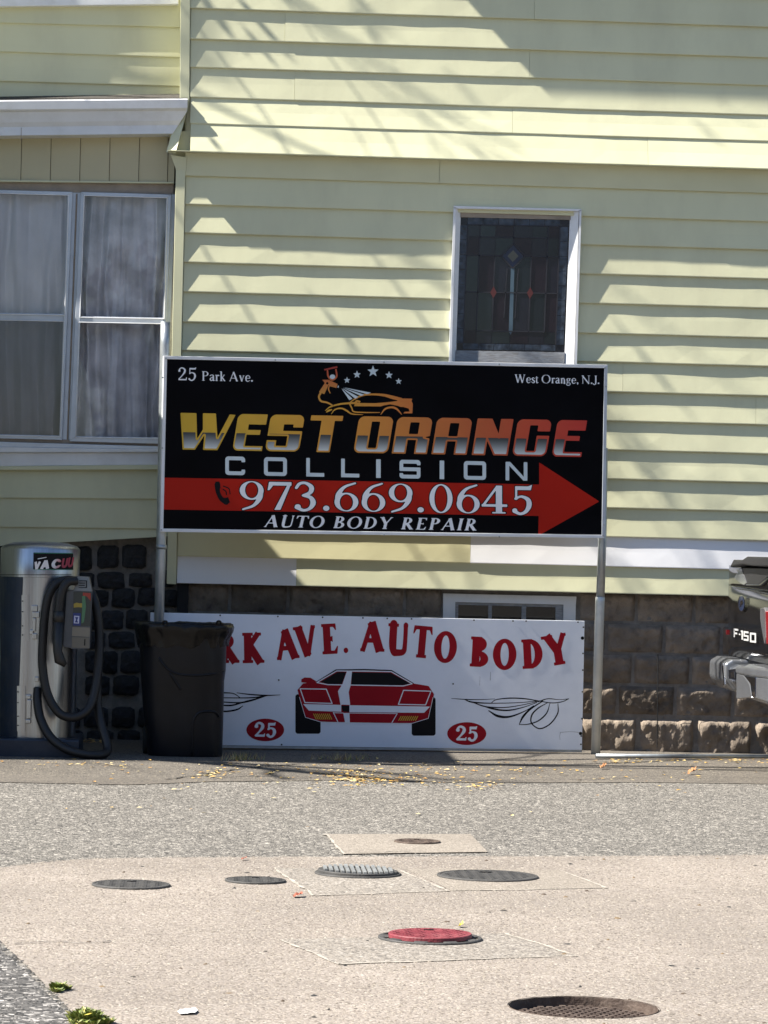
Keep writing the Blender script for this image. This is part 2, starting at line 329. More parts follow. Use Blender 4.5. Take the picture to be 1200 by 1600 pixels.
# cracks in the asphalt and apron
def crack(pts, w, z):
    P = catmull([onG(px, py, z) for px, py in pts], 14); v = []; n_ = len(P)
    for i, p in enumerate(P):
        d = P[min(i + 1, n_ - 1)] - P[max(i - 1, 0)]; n = Vector((-d.y, d.x, 0)).normalized(); j = 0.03 * fbm(p.x * 6, p.y * 6, 1); ww = w * (0.5 + abs(fbm(p.x * 11, p.y * 11)))
        v += [p + n * (j + ww), p + n * (j - ww)]
    tag(mk('crack', v, [(2 * i, 2 * i + 1, 2 * i + 3, 2 * i + 2) for i in range(n_ - 1)], MATS['asphalt_crack']), kind='structure')
mat('asphalt_crack', (0.03, 0.027, 0.024, 1), 0.95, var=0.4, vscale=20)
crack([(255, 1217), (300, 1212), (350, 1204), (400, 1198), (470, 1193), (545, 1189)], 0.012, 0.009)
crack([(560, 1332), (600, 1331.5), (640, 1329.5)], 0.006, 0.013)
crack([(22, 1474), (70, 1471), (125, 1472), (175, 1470)], 0.006, 0.009)

# ================================================================== HOUSE
house = thing('house', 'pale yellow sided house with stone foundation behind the two signs', 'house')
Z = lambda py, px=600, y=0.0: onY(px, py, y).z
X = lambda px, py, y=0.0: onY(px, py, y).x
XL = X(283, 500); XR = 7.5           # main wall from its left corner to beyond the frame
Z_SIDEBOT = Z(918.5); Z_LIP = Z(249)
EAVE_Z = 7.32; EAVE_OUT = 0.45
main_wall = MB().box(XL, XR, 0.004, 0.30, Z_SIDEBOT + 0.03, EAVE_Z + 0.3).build('main_wall', M_SID, house)

def board(name, xs0, xs1, zb, zt, yb, yt, material, parent, wav=0.003, seed=0.0, step=0.14, tuck=0.012, slope=0.0):
    """one lap of siding: face from the proud bottom edge (yb) back to (yt), with an underside"""
    n = max(2, int((xs1 - xs0) / step)); v = []
    for i in range(n + 1):
        x = xs0 + (xs1 - xs0) * i / n
        w = wav * fbm(x * 1.1, seed * 7.3, 0.0) + wav * 0.5 * fbm(x * 3.7, seed * 3.1, 5.0)
        w2 = wav * 0.8 * fbm(x * 1.6, seed * 5.7, 9.0)
        dz = slope * (x - xs0)
        zm = (zb + zt) / 2
        v += [(x, max(yb, yt) + 0.012, zb + dz + 0.0005), (x, yb - w, zb + dz + 0.001 * fbm(x * 2, seed)), (x, yb - w - 0.0006, zb + dz + 0.006), (x, (yb + yt) / 2 - w2, zm + dz), (x, yt, zt + dz + tuck)]
    f = []
    for i in range(n):
        q = i * 5
        f += [(q + k, q + 5 + k, q + 6 + k, q + 1 + k) for k in range(4)]
    f += [(0, 1, 2, 3, 4), tuple(n * 5 + k for k in (4, 3, 2, 1, 0))]
    return mk(name, v, f, material, parent)

up_rows = [-113, -67, -22, 23, 71, 115, 162, 204, 249]
up_joint = {1: [520, 960], 2: [657], 3: [835], 4: [445], 5: [827], 6: [460], 7: [800], 8: [1010]}
# rows are bottoms of laps; row k runs from up_rows[k] (bottom) to up_rows[k-1] (top)
def run_row(rowid, zb, zt, yb, yt, joints_px, mats, parent, x0, x1, py, cut=False):
    xs = [x0] + [X(j, py) for j in joints_px] + [x1]
    if cut: xs = sorted(xs + [X(708 - 0.029 * (py - 323) + 3, py), X(907 - 0.031 * (py - 328) - 3, py)])
    for i in range(len(xs) - 1):
        if cut and xs[i] < X(800, py) < xs[i + 1]: continue      # the window opening
        off = 0.0015 if i % 2 else 0.0
        board('siding_board', xs[i] + (0.0008 if i else 0), xs[i + 1] - 0.0008, zb, zt, yb - off, yt - off * 0.5, mats[i] if isinstance(mats, list) else mats, parent, 0.0032, rowid * 1.7 + i * 0.37)
for k in range(1, len(up_rows)):
    zb, zt = Z(up_rows[k]), Z(up_rows[k - 1])
    yb, yt = -0.024, -0.0015
    if k == 6: yb, yt = -0.032, -0.006
    if k == 7: yb, yt = -0.066, -0.018
    if k == 8: yb, yt = -0.122, -0.056
    run_row(k, zb, zt, yb, yt, up_joint.get(k, []), M_SID, main_wall, X(297, up_rows[k]), XR, up_rows[k] - 20)
# flared lip soffit, frieze board below it (tilted under the flare)
zl, zf = Z(249), Z(284)
x0 = X(275, 250)
MB().add([(x0 - 0.06, -0.118, zl + 0.001), (XR, -0.118, zl + 0.001), (XR, 0.02, zl + 0.012), (x0 - 0.06, 0.02, zl + 0.012), (x0 - 0.06, -0.118, zl + 0.006), (XR, -0.118, zl + 0.006)],
         [(0, 3, 2, 1), (0, 1, 5, 4)]).build('flare_soffit', M_SID, house)
for xa, xb in ((X(289, 268), X(686, 268)), (X(686.6, 268), XR)):
    b = MB(); b.add([(xa, -0.040, zl + 0.004), (xb, -0.040, zl + 0.004), (xb, -0.024, zf), (xa, -0.024, zf), (xa, 0.0, zf), (xb, 0.0, zf)], [(0, 3, 2, 1), (3, 4, 5, 2)])
    b.build('frieze_board', M_SIDO if False else M_TRIM, house)
lo_rows = [284, 328.6, 373, 418.7, 464.6, 511.4, 556, 602.5, 648, 693.5, 739, 784.5, 830, 876.5, 918.5]
lo_joint = {3: [], 4: [], 5: [], 7: [973], 8: [1181], 13: [735], 14: [463]}
lo_mats = {12: M_SID, 13: [M_SIDO, M_SIDW], 14: [M_SIDW, M_SID]}
for k in range(1, len(lo_rows)):
    zb, zt = Z(lo_rows[k]), Z(lo_rows[k - 1])
    run_row(20 + k, zb, zt, -0.024, -0.0015, lo_joint.get(k, []), lo_mats.get(k, M_SID), main_wall, X(290 - 0.022 * (lo_rows[k] - 270) + 1, lo_rows[k] - 20), XR, lo_rows[k] - 22, cut=2 <= k <= 7)
MB().box(XL, XR, -0.004, 0.10, Z_SIDEBOT + 0.008, Z_SIDEBOT + 0.028).build('sill_plate', M_WOODG, house)
# corner trims
b = slab([(275, 262), (290, 262.5), (275.3, 913), (260.5, 912)], 0.01, 0.042); bevel(b.build('corner_trim', M_TRIM, house), 0.003)
b = slab([(283, -120), (298, -120), (296, 160), (281, 160)], 0.01, 0.042); bevel(b.build('corner_trim', M_TRIM, house), 0.003)
# side return of the main wall (its left face) and the flared end cap
MB().box(XL - 0.004, XL + 0.002, 0.004, 0.9, Z_SIDEBOT + 0.02, 7.4).build('side_return', M_SID, house)
pA = onY(283, 158, 0.01); pB = onY(296, 160, -0.03); pC = onY(274, 240, -0.098); pD = onY(260, 237, -0.06); pE = onY(276, 268, -0.03); pF = onY(272, 244, -0.03)
b = MB(); b.add([pA, pB, pC, pD], [(0, 1, 2, 3)]); b.add([pA + Vector((0, .05, 0)), pB + Vector((0, .02, 0)), pC + Vector((0, .01, 0)), pD + Vector((0, .03, 0))], [(3, 2, 1, 0)])
b.build('flare_corner_cap', M_TRIM, house)
b = MB(); b.add([onY(267, 242, -0.05), onY(291, 246, -0.05), onY(291, 269, -0.03), onY(276, 268, -0.03)], [(0, 3, 2, 1)]); b.build('flare_corner_return', M_TRIM, house)
slab([(264, 205), (299, 205), (299, 274), (276, 273)], 0.006, 0.003).build('corner_backing', M_TRIM, house)
# main roof eave above the frame: its overhang throws the big shadow over the upper right of the wall
MB().box(-1.32, XR + 1, -EAVE_OUT, 0.2, EAVE_Z, EAVE_Z + 0.18).build('roof_eave', M_WHITE, house)
MB().add([(-1.35, -EAVE_OUT - 0.03, EAVE_Z + 0.19), (XR + 1, -EAVE_OUT - 0.03, EAVE_Z + 0.19), (XR + 1, 4.5, EAVE_Z + 3.2), (-1.35, 4.5, EAVE_Z + 3.2)], [(0, 1, 2, 3)]).build('main_roof', M_SHING, house)

# ---------------- porch (left), recessed a little
YP = 0.12; YU = 0.30
porch = MB().box(-3.6, XL + 0.002, YP + 0.30, YP + 0.36, 0.2, Z(160, 100, YP)).build('porch_wall', M_DARK, house)
MB().box(-3.6, XL, YU + 0.004, YU + 0.2, 4.3, 7.4).build('upper_side_wall', M_SID, house)
upw = house.children[-1]
for i, (yl, yr) in enumerate([(-54, -46), (-9, -2), (36, 43), (81, 90), (127, 135), (172, 180)]):
    if i == 0: prev = (yl, yr); continue
    if i == 1: prev = (yl, yr); continue
    A = onY(0, yl, YU); B = onY(281, yr, YU); sl_ = (B.z - A.z) / (B.x - A.x); xa = -3.6
    zb = A.z + sl_ * (xa - A.x); At = onY(0, prev[0], YU); zt = At.z + sl_ * (xa - At.x)
    board('siding_board', xa, B.x, zb, zt, YU - 0.020, YU - 0.002, M_SID, upw, 0.003, 60 + i, slope=sl_)
    prev = (yl, yr)
bevel(slab([(-40, -20), (279, -20), (279, 9), (-40, 13)], YU, 0.07).build('upper_sill', M_WHITE, house), 0.004)
# porch roof: sloping shingle strip, drip edge, box gutter with a mitred end
A0 = onY(-160, 166, -0.10); A1 = onY(293, 160, -0.10); B0 = onY(-160, 157, YU); B1 = onY(281, 151, YU)
b = MB(); n = 40; v = []
for i in range(n + 1):
    t = i / n; lo = A0.lerp(A1, t); hi = B0.lerp(B1, t); j = 0.006 * fbm(lo.x * 3.1, 2.0)
    v += [hi + Vector((0, 0, .02)), hi.lerp(lo, 0.5) + Vector((0, 0, .012 + j)), lo + Vector((0, 0.02, .034 + j)), lo + Vector((0, 0.02, 0.0))]
f = [(4 * i + k, 4 * i + 4 + k, 4 * i + 5 + k, 4 * i + 1 + k) for i in range(n) for k in range(3)]
mk('porch_roof', v, f, M_SHING, house)
gprof = [(0.02, 0.022), (-0.115, 0.020), (-0.125, 0.012), (-0.118, -0.045), (-0.105, -0.055), (-0.09, -0.060), (-0.065, -0.13), (-0.045, -0.16), (-0.045, -0.22), (0.11, -0.225), (0.11, 0.02)]
pr0 = onY(-160, 163, -0.1); pr1 = onY(293, 159, -0.1)
v = []
for (yy, zz) in gprof: v.append((pr0.x, yy, pr0.z + zz))
for (yy, zz) in gprof:
    inset = 0.0 if zz > -0.065 else (abs(zz) - 0.06) * 0.62
    v.append((pr1.x - inset, yy, pr1.z + zz))
n = len(gprof); f = [(i, (i + 1) % n, n + (i + 1) % n, n + i) for i in range(n)] + [tuple(range(n)), tuple(range(2 * n - 1, n - 1, -1))]
mk('porch_gutter', v, f, M_WHITE, house)
MB().box(X(34, 200) - 0.002, X(34, 200) + 0.0015, -0.0475, -0.04, pr0.z - 0.222, pr0.z - 0.13).build('gutter_seam', M_TAUPE, house)
# vertical boards under the gutter
edges = [-58, -12, 34, 80, 126, 172, 218, 263, 274]
for i in range(len(edges) - 1):
    a, b_ = edges[i], edges[i + 1]; o_ = 0.014
    A = onY(a + 0.6, 212, YP); B = onY(b_ - 0.2, 212, YP); zb = onY(a, 284 + 0.004 * a, YP).z
    bb = MB(); bb.add([(A.x, YP - 0.004, zb), (B.x, YP - o_, zb), (B.x, YP - o_, A.z), (A.x, YP - 0.004, A.z), (B.x, YP + 0.02, zb), (B.x, YP + 0.02, A.z)], [(0, 1, 2, 3), (1, 4, 5, 2)])
    bb.build('vertical_board', M_SIDB, porch)
bevel(slab([(-60, 281), (272, 285), (272, 287.5), (-60, 284)], YP, 0.03).build('head_flashing', M_TRIM, house), 0.002)
slab([(-60, 284), (272, 287.5), (270, 304), (-60, 297)], YP + 0.02, 0.02).build('window_header', M_TAUPE, house)
# windows: leaning aluminium storm windows, each with an upper and a lower light
def quadlerp(q, u, v):
    a = Vector(q[0]).lerp(Vector(q[1]), u); b = Vector(q[3]).lerp(Vector(q[2]), u); return a.lerp(b, v)
def storm_window(outer, up, lo, label):
    w = link(bpy.data.objects.new('storm_window', None)); w.parent = house; w['label'] = label
    def frame_ring(name, O, I, y, th, mat_):
        b = MB()
        for k in range(4):
            j = (k + 1) % 4; b.prism([onY(*O[k], y), onY(*O[j], y), onY(*I[j], y), onY(*I[k], y)], (0, -th, 0))
        return bevel(b.build(name, mat_, w), 0.003)
    mid_o = [(up[3][0] - 1.5, up[3][1]), (up[2][0] + 1.5, up[2][1]), (lo[1][0] + 1.5, lo[1][1]), (lo[0][0] - 1.5, lo[0][1])]
    frame_ring('frame', outer, [up[0], up[1], lo[2], lo[3]], YP + 0.02, 0.050, M_ALU)
    bevel(slab(mid_o, YP + 0.02, 0.040).build('meeting_rail', M_ALU, w), 0.003)
    # raised beads that make the extruded section read
    def off(q, d):
        c = (sum(p[0] for p in q) / 4, sum(p[1] for p in q) / 4)
        return [(p[0] + (d if p[0] > c[0] else -d), p[1] + (d if p[1] > c[1] else -d)) for p in q]
    for q in (up, lo):
        frame_ring('bead', off(q, 2.2), off(q, 0.6), YP - 0.028, 0.008, M_WHITE)
        v = [onY(*p, YP - 0.012) for p in off(q, 1.0)]
        mk('pane', v, [(3, 2, 1, 0)], G_SCREEN if (q is lo and outer[0][0] < 0) else G_PORCH, w)
    return w
storm_window([(-30, 297), (114, 301), (97.5, 688), (-46, 684)], [(-22, 303), (106, 306.5), (100, 491), (-29, 489)], [(-29, 501), (99, 503.5), (93, 681), (-36, 678)], 'left porch storm window with white curtain behind')
storm_window([(127, 301), (268, 305), (253, 694), (109, 690)], [(133, 307), (260, 310.5), (255.5, 497), (126.5, 494.5)], [(125, 505), (255, 507.5), (249, 684), (119.5, 682)], 'right porch storm window beside the corner trim')
slab([(114, 300), (127, 301), (109, 697), (97.5, 693)], YP + 0.02, 0.012).build('mullion', M_ALU, house)
MB().tube([onY(120, 303, YP + 0.004), onY(105, 702, YP + 0.004)], 0.006, 6).build('mullion_gap', M_TAUPE, house)
for t in (0.04, 0.25, 0.44, 0.62, 0.81):
    c = onY(120 - 15 * t, 303 + 395 * t, YP - 0.012); MB().box(c.x - .006, c.x + .006, c.y, c.y + .01, c.z - .006, c.z + .006).build('mullion_screw', M_TAUPE, house)
slab([(268, 304), (274, 304), (259, 700), (253, 694)], YP + 0.02, 0.012).build('jamb_channel', M_ALU, house)
# stepped sill mouldings, white skirt board, drip strip, laps below
for q, th, m_ in (([(-50, 683), (256, 691), (255, 698), (-50, 689)], 0.02, M_TAUPE), ([(-50, 689), (255, 698), (255, 703), (-50, 698)], 0.05, M_ALU), ([(-50, 698), (255, 703), (254, 707), (-50, 707.5)], 0.068, M_WHITE),
                  ([(-50, 707.5), (254, 707), (253, 726.5), (-50, 729)], 0.045, M_WHITE), ([(-50, 729), (253, 726.5), (253, 734), (-50, 735)], 0.055, M_TRIM)):
    bevel(slab(q, YP + 0.01, th).build('sill_moulding', m_, house), 0.004)
prev = (734, 733.5)
for i, (yl, yr) in enumerate([(777.5, 779.5), (823, 826), (853, 838)]):
    A = onY(0, yl, YP); B = onY(262, yr + 0.01, YP); At = onY(0, prev[0], YP); Bt = onY(262, prev[1], YP)
    xa = -3.6; n = 18; v = []
    for k in range(n + 1):
        t = k / n; x = xa + (B.x - xa) * t; s_ = (x - A.x) / (B.x - A.x); zb = A.z + (B.z - A.z) * s_; zt = At.z + (Bt.z - At.z) * s_; w_ = 0.003 * fbm(x * 1.5, i * 9.1)
        v += [(x, YP + 0.02, zb), (x, YP - 0.02 - w_, zb), (x, YP - 0.002, zt + 0.008)]
    mk('siding_board', v, [(3 * k + j, 3 * k + 3 + j, 3 * k + 4 + j, 3 * k + 1 + j) for k in range(n) for j in range(2)], M_SID, porch)
    prev = (yl, yr)

# ---------------- foundations
YF = 0.120
fnd = MB().box(X(285, 1000, YF), XR, YF, YF + 0.3, -0.3, Z_SIDEBOT + 0.02).build('foundation', M_MORT, house)
def rock_block(w, h, seed, nx=24, nz=13):
    v, f = [], []
    for j in range(nz + 1):
        for i in range(nx + 1):
            u, t = i / nx, j / nz; e = min(min(u, 1 - u) * w, min(t, 1 - t) * h)
            k = min(1.0, max(0.0, (e - 0.006) / 0.028)); k = k * k * (3 - 2 * k)
            d = 0.004 + k * (0.002 + 0.030 * min(1.0, t / 0.78) + 0.014 * fbm(u * 3.2 + seed * 11, t * 2.2 + seed * 5.0, seed) + 0.026 * (0.30 - abs(fbm(u * 5 + seed * 7, t * 3 + seed, seed * 3))) + 0.007 * fbm(u * 16 + seed, t * 9, seed))
            if e < 0.001: d = -0.012
            jx = 0.004 * fbm(u * 5, t * 5, seed + 4)
            v.append((u * w + (jx if 0 < i < nx else 0), -d, t * h))
    for j in range(nz):
        for i in range(nx): q = j * (nx + 1) + i; f.append((q, q + 1, q + nx + 2, q + nx + 1))
    me = bpy.data.meshes.new('stone_block'); me.from_pydata(v, [], f); me.materials.append(M_BLOCK); me.update(); me.shade_smooth(); return me
BW, BH = 0.414, 0.213
variants = [rock_block(BW - 0.010, BH - 0.010, s * 3.37 + 1) for s in range(14)]
rows_z = []
ztop = Z_SIDEBOT + 0.012; z = Z(973, 1000, YF) ; rows_z = [z + BH * 0.93]
zrow = [Z(975 + 48.3 * k, 1050, YF) for k in range(5)]
joints0 = [993, 947, 990, 967, 1000]
for r in range(5):
    zb = zrow[r] if r < 4 else -0.06; zt = zrow[r - 1] if r else ztop; h = zt - zb
    jx = X(joints0[r], 1000, YF); xstart = jx - BW * math.ceil((jx - X(285, 1000, YF)) / BW)
    x = xstart
    while x < 4.4:
        xa = max(x, X(286, 1000, YF)); xb = x + BW
        if not (xb > X(692, 940, YF) and xa < X(899, 940, YF) and r < 3 and xb - xa > 0):
            o = link(bpy.data.objects.new('stone_block', rnd.choice(variants))); o.parent = fnd
            o.location = (xa + 0.002, YF + (0.014 if r == 4 else 0.0), zb + 0.002); o.scale = ((xb - xa - 0.004) / (BW - 0.010), 1.45 if r == 4 else 1.0, (h - 0.004) / (BH - 0.010))
        else:
            for (ca, cb) in ((xa, min(xb, X(692, 940, YF))), (max(xa, X(899, 940, YF)), xb)):
                if cb - ca > 0.05:
                    o = link(bpy.data.objects.new('stone_block', rnd.choice(variants))); o.parent = fnd
                    o.location = (ca + 0.005, YF, zb + 0.005); o.scale = ((cb - ca - 0.010) / (BW - 0.010), 1, (h - 0.010) / (BH - 0.010))
        x += BW
MB().tube([onY(1028, 1022, YF - 0.075), onY(1027.5, 1100, YF - 0.08), onY(1026.5, 1168, YF - 0.085)], 0.004, 6).build('wall_cable', M_PLAS, house)
# basement window set in the blocks
bwz = link(bpy.data.objects.new('basement_window', None)); bwz.parent = house
slab([(692, 927), (900, 932), (899, 945), (692, 940)], YF, 0.030).build('frame_head', M_WHITE, bwz)
slab([(692, 940), (711, 940.5), (710, 1075), (691, 1075)], YF, 0.026).build('frame_jamb', M_WHITE, bwz)
slab([(880, 944.5), (899, 945), (897, 1075), (878, 1075)], YF, 0.026).build('frame_jamb', M_WHITE, bwz)
slab([(711, 938), (880, 943), (880, 949), (711, 944.5)], YF, 0.012).build('sash_rail', M_WOODG, bwz)
for xa, xb in ((711, 716), (763, 768.5), (815, 822), (868, 880)):
    slab([(xa, 941), (xb, 941), (xb - 2, 1070), (xa - 2, 1070)], YF, 0.0105).build('glazing_bar', M_WOODG, bwz)
for xa, xb in ((716, 763), (768.5, 815), (822, 868)):
    mk('pane', [onY(xa, 942, YF - 0.004), onY(xb, 943, YF - 0.004), onY(xb - 2, 1070, YF - 0.004), onY(xa - 2, 1070, YF - 0.004)], [(3, 2, 1, 0)], mat('black_glass', (0.008, 0.008, 0.011, 1), 0.08, spec=0.5), bwz)
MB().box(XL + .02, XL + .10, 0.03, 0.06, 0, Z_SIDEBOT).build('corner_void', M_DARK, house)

# dark irregular stones under the porch
YQ = YP + 0.10
pfnd = MB().box(-3.6, X(284, 1000, YQ), YQ, YQ + 0.2, -0.3, 1.46).build('porch_foundation', M_MORT, house)
def rough_stone(w, h, seed, n=18):
    v, f = [], []
    rings = [(1.0, 0.012), (0.99, -0.016), (0.93, -0.026), (0.62, -0.034), (0.3, -0.036)]
    for ri, (s_, y) in enumerate(rings):
        for k in range(n):
            t = 2 * math.pi * k / n; c, s2 = math.cos(t), math.sin(t); p = 7.0
            rr = (abs(c) ** p + abs(s2) ** p) ** (-1 / p); jit = 0.99 + 0.09 * fbm(c * 1.4 + seed * 3, s2 * 1.4, seed)
            v.append((c * rr * w / 2 * s_ * jit, y + (0.030 * fbm(c * s_ * 3.2 + seed, s2 * s_ * 3.2, seed * 2) if ri > 1 else 0), s2 * rr * h / 2 * s_ * jit))
    v.append((0, -0.047, 0))
    for r in range(len(rings) - 1):
        for k in range(n): f.append((r * n + k, r * n + (k + 1) % n, (r + 1) * n + (k + 1) % n, (r + 1) * n + k))
    q = (len(rings) - 1) * n
    for k in range(n): f.append((q + k, q + (k + 1) % n, len(v) - 1))
    me = bpy.data.meshes.new('stone'); me.from_pydata(v, [], [tuple(reversed(x)) for x in f]); me.materials.append(M_STONE); me.update(); me.shade_smooth(); return me
svar = [rough_stone(1.0, 1.0, s * 2.11 + .5) for s in range(10)]
def put_stone(x0, x1, y0, y1):
    a = onY(x0, y1, YQ); b = onY(x1, y0, YQ); o = link(bpy.data.objects.new('stone', rnd.choice(svar))); o.parent = pfnd
    o.location = ((a.x + b.x) / 2, YQ, (a.z + b.z) / 2); o.scale = ((b.x - a.x), 1, (b.z - a.z))
zz = lambda q: (q[0] / 4.212, q[1] / 4.212, 820 + q[2] / 4.212, 820 + q[3] / 4.212)
for q in [(487, 610, 145, 300), (637, 785, 137, 285), (803, 967, 133, 285), (505, 622, 318, 415), (640, 825, 312, 418), (845, 1002, 318, 410), (590, 715, 432, 540), (733, 890, 420, 547), (905, 1040, 415, 532),
          (560, 650, 560, 690), (665, 815, 565, 688), (825, 975, 558, 690), (985, 1120, 560, 690), (560, 695, 705, 815), (713, 892, 705, 812), (905, 1060, 705, 815), (1075, 1180, 690, 815), (670, 777, 833, 980), (790, 935, 828, 977), (950, 1120, 835, 980),
          (560, 655, 833, 975), (560, 725, 995, 1125), (740, 918, 993, 1122), (935, 1120, 995, 1122), (1060, 1180, 430, 540), (1020, 1150, 300, 410)]: put_stone(*zz(q))
for r in range(9):
    y0 = 853 + r * 36; x = -60 - rnd.random() * 25
    while x < 285:
        w_ = 34 + rnd.random() * 14
        if r >= 7 or x + w_ < 112: put_stone(x, x + w_ - 4, y0, y0 + 32)
        x += w_
# ---------------- unseen wing added at the far left, shaped to shade the porch corner
wing = MB().box(-7.5, -3.4, -2.2, 0.1, 0.0, 4.3).box(-7.5, -3.45, 0.02, 4.0, 0.0, 6.9).build('added_side_wing', M_SID, house)
for k in range(20):
    MB().add([(-7.5, -2.2, 0.5 + k * .2), (-3.4, -2.2, 0.5 + k * .2), (-3.4, -2.222, 0.3 + k * .2), (-7.5, -2.222, 0.3 + k * .2)], [(0, 1, 2, 3)]).build('siding_board', M_SID, wing) if k < 19 else None
    if k < 19: MB().add([(-3.4, -2.2, 0.5 + k * .2), (-3.4, 0.0, 0.5 + k * .2), (-3.378, 0.0, 0.3 + k * .2), (-3.378, -2.2, 0.3 + k * .2)], [(3, 2, 1, 0)]).build('siding_board', M_SID, wing)

# ---------------- stained glass window
sg = link(bpy.data.objects.new('stained_glass_window', None)); sg.parent = house; sg['label'] = 'leaded stained glass window in a white metal frame'
q = lambda x, y: (700 + x / 5.714, 320 + y / 5.714)
def sgslab(pts, y, th, name, m_): return slab([q(*p) for p in pts], y, th).build(name, m_, sg)
# outer flange
sgslab([(45, 15), (1185, 45), (1180, 62), (50, 38)], 0.0, 0.050, 'frame_head', M_WHITE)
sgslab([(45, 30), (66, 30), (20, 1640), (-2, 1640)], 0.0, 0.050, 'frame_side', M_WHITE)
sgslab([(1166, 55), (1185, 55), (1137, 1640), (1116, 1640)], 0.0, 0.050, 'frame_side', M_WHITE)
def jamb(o0, o1, i0, i1, name):   # splayed jamb from the flange (proud) back to the sash (recessed)
    v = [onY(*q(*o0), -0.045), onY(*q(*o1), -0.045), onY(*q(*i1), -0.006), onY(*q(*i0), -0.006)]
    o = mk(name, v, [(0, 1, 2, 3)], M_WHITE, sg); return o
jamb((62, 34), (18, 1640), (116, 40), (62, 1640), 'frame_jamb')
jamb((1167, 58), (1118, 1640), (1090, 60), (1030, 1640), 'frame_jamb')
YG = -0.004
sgslab([(112, 40), (1093, 64), (1092, 135), (112, 112)], YG, 0.010, 'sash_head', M_TAUPE)
sgslab([(68, 1300), (1042, 1318), (1036, 1420), (62, 1400)], YG, 0.012, 'sash_bottom', M_WOODG)
sgslab([(60, 1420), (1036, 1430), (1030, 1640), (55, 1640)], YG, 0.008, 'sill', M_WOODG)
mk('glass_backing', [onY(*q(*p), YG - 0.001) for p in ((100, 60), (1100, 60), (1040, 1440), (60, 1440))], [(3, 2, 1, 0)], mat('dark_leaded_glass', (0.010, 0.011, 0.017, 1), 0.25), sg)
MSG = [mat('leaded_pane_a', (0.010, 0.010, 0.018, 1), 0.15), mat('leaded_pane_b', (0.013, 0.009, 0.014, 1), 0.22), mat('leaded_pane_c', (0.009, 0.012, 0.017, 1), 0.12)]
MBORD = mat('ripple_border_glass', (0.035, 0.047, 0.065, 1), 0.3, var=0.7, vscale=22, bump=0.5, bscale=60)
tilt = lambda x, y: (x - 0.038 * (y - 460), y + 0.018 * (x - 580))
def pane(pts, m_, y=YG - 0.003): return mk('pane', [onY(*q(*tilt(*p)), y) for p in pts], [tuple(range(len(pts) - 1, -1, -1))], m_, sg)
xs = [165, 278, 418, 580, 745, 885, 990]; ys = [185, 292, 458, 785, 1130, 1240]
for i in range(6):
    for j in range(5):
        pane([(xs[i] + 4, ys[j] + 4), (xs[i + 1] - 4, ys[j] + 4), (xs[i + 1] - 4, ys[j + 1] - 4), (xs[i] + 4, ys[j + 1] - 4)], MSG[(i * 2 + j) % 3])
for k in range(8):
    y0 = 190 + k * 132; 
    for xa, xb in ((92, 160), (995, 1062)): pane([(xa, y0), (xb, y0), (xb, y0 + 128), (xa, y0 + 128)], MBORD)
for k in range(6):
    x0 = 165 + k * 138
    for ya, yb in ((112, 180), (1245, 1296)): pane([(x0, ya), (x0 + 134, ya), (x0 + 134, yb), (x0, yb)], MBORD)
MLEAD = mat('lead_came', (0.035, 0.035, 0.042, 1), 0.5, metal=0.4)
def came(a, b, w=5):
    a = Vector(tilt(*a)); b = Vector(tilt(*b)); d = (b - a).normalized(); n_ = Vector((-d.y, d.x)) * w
    slab([q(*(a + n_)), q(*(b + n_)), q(*(b - n_)), q(*(a - n_))], YG - 0.003, 0.005).build('lead_came', MLEAD, sg)
for x in (278, 885): came((x, 185), (x, 1130))
came((165, 185), (165, 1240)); came((990, 185), (990, 1240))
came((580, 120), (580, 340)); came((418, 458), (418, 1130)); came((745, 458), (745, 1130))
for y in (292, 1130): came((278, y), (885, y))
came((165, 458), (470, 458)); came((690, 458), (990, 458)); came((165, 785), (990, 785)); came((165, 185), (990, 185))
D_ = [(580, 345), (690, 458), (580, 570), (470, 458)]
for k in range(4): came(D_[k], D_[(k + 1) % 4])
came((532, 570), (520, 1010), 4); came((632, 570), (618, 1010), 4)
pane([(580, 360), (676, 458), (580, 556), (484, 458)], mat('pane_navy', (0.008, 0.012, 0.04, 1), 0.15), YG - 0.0042)
pane([(580, 405), (630, 458), (580, 510), (530, 458)], mat('pane_olive', (0.085, 0.085, 0.07, 1), 0.2), YG - 0.0058)
pane([(565, 568), (597, 568), (602, 1130), (585, 1160), (568, 1130)], mat('pane_pale_blue', (0.07, 0.11, 0.145, 1), 0.15), YG - 0.0062)
for cx, cy in ((418, 785), (745, 785)): pane([(cx, cy - 55), (cx + 29, cy), (cx, cy + 55), (cx - 29, cy)], mat('pane_red', (0.085, 0.022, 0.022, 1), 0.2), YG - 0.0088)

# ================================================================== curtains inside the porch
def curtain(name, x0, x1, z0, z1, y, amp, seed, m_, label):
    nx, nz = 200, 30; v = []
    for j in range(nz + 1):
        for i in range(nx + 1):
            u, t = i / nx, j / nz; x = x0 + (x1 - x0) * u; fold = math.sin(u * 25 + seed + 5.0 * fbm(u * 2.0, t * 0.7 + seed, seed)) * amp * (0.45 + 0.75 * t) + amp * 0.6 * fbm(u * 5 + seed, t * 0.9, seed)
            v.append((x + 0.02 * fbm(u * 4, t * 2, seed), y + fold, z0 + (z1 - z0) * (1 - t)))
    f = [(j * (nx + 1) + i, (j + 1) * (nx + 1) + i, (j + 1) * (nx + 1) + i + 1, j * (nx + 1) + i + 1) for j in range(nz) for i in range(nx)]
    return tag(mk(name, v, f, m_, None, True), label, 'curtain')
curtain('curtain', X(-60, 400, YP), X(106, 400, YP), 1.95, Z(303, 50, YP) + 0.1, YP + 0.085, 0.055, 1.3, M_CURT, 'white gathered curtain behind the left porch window')
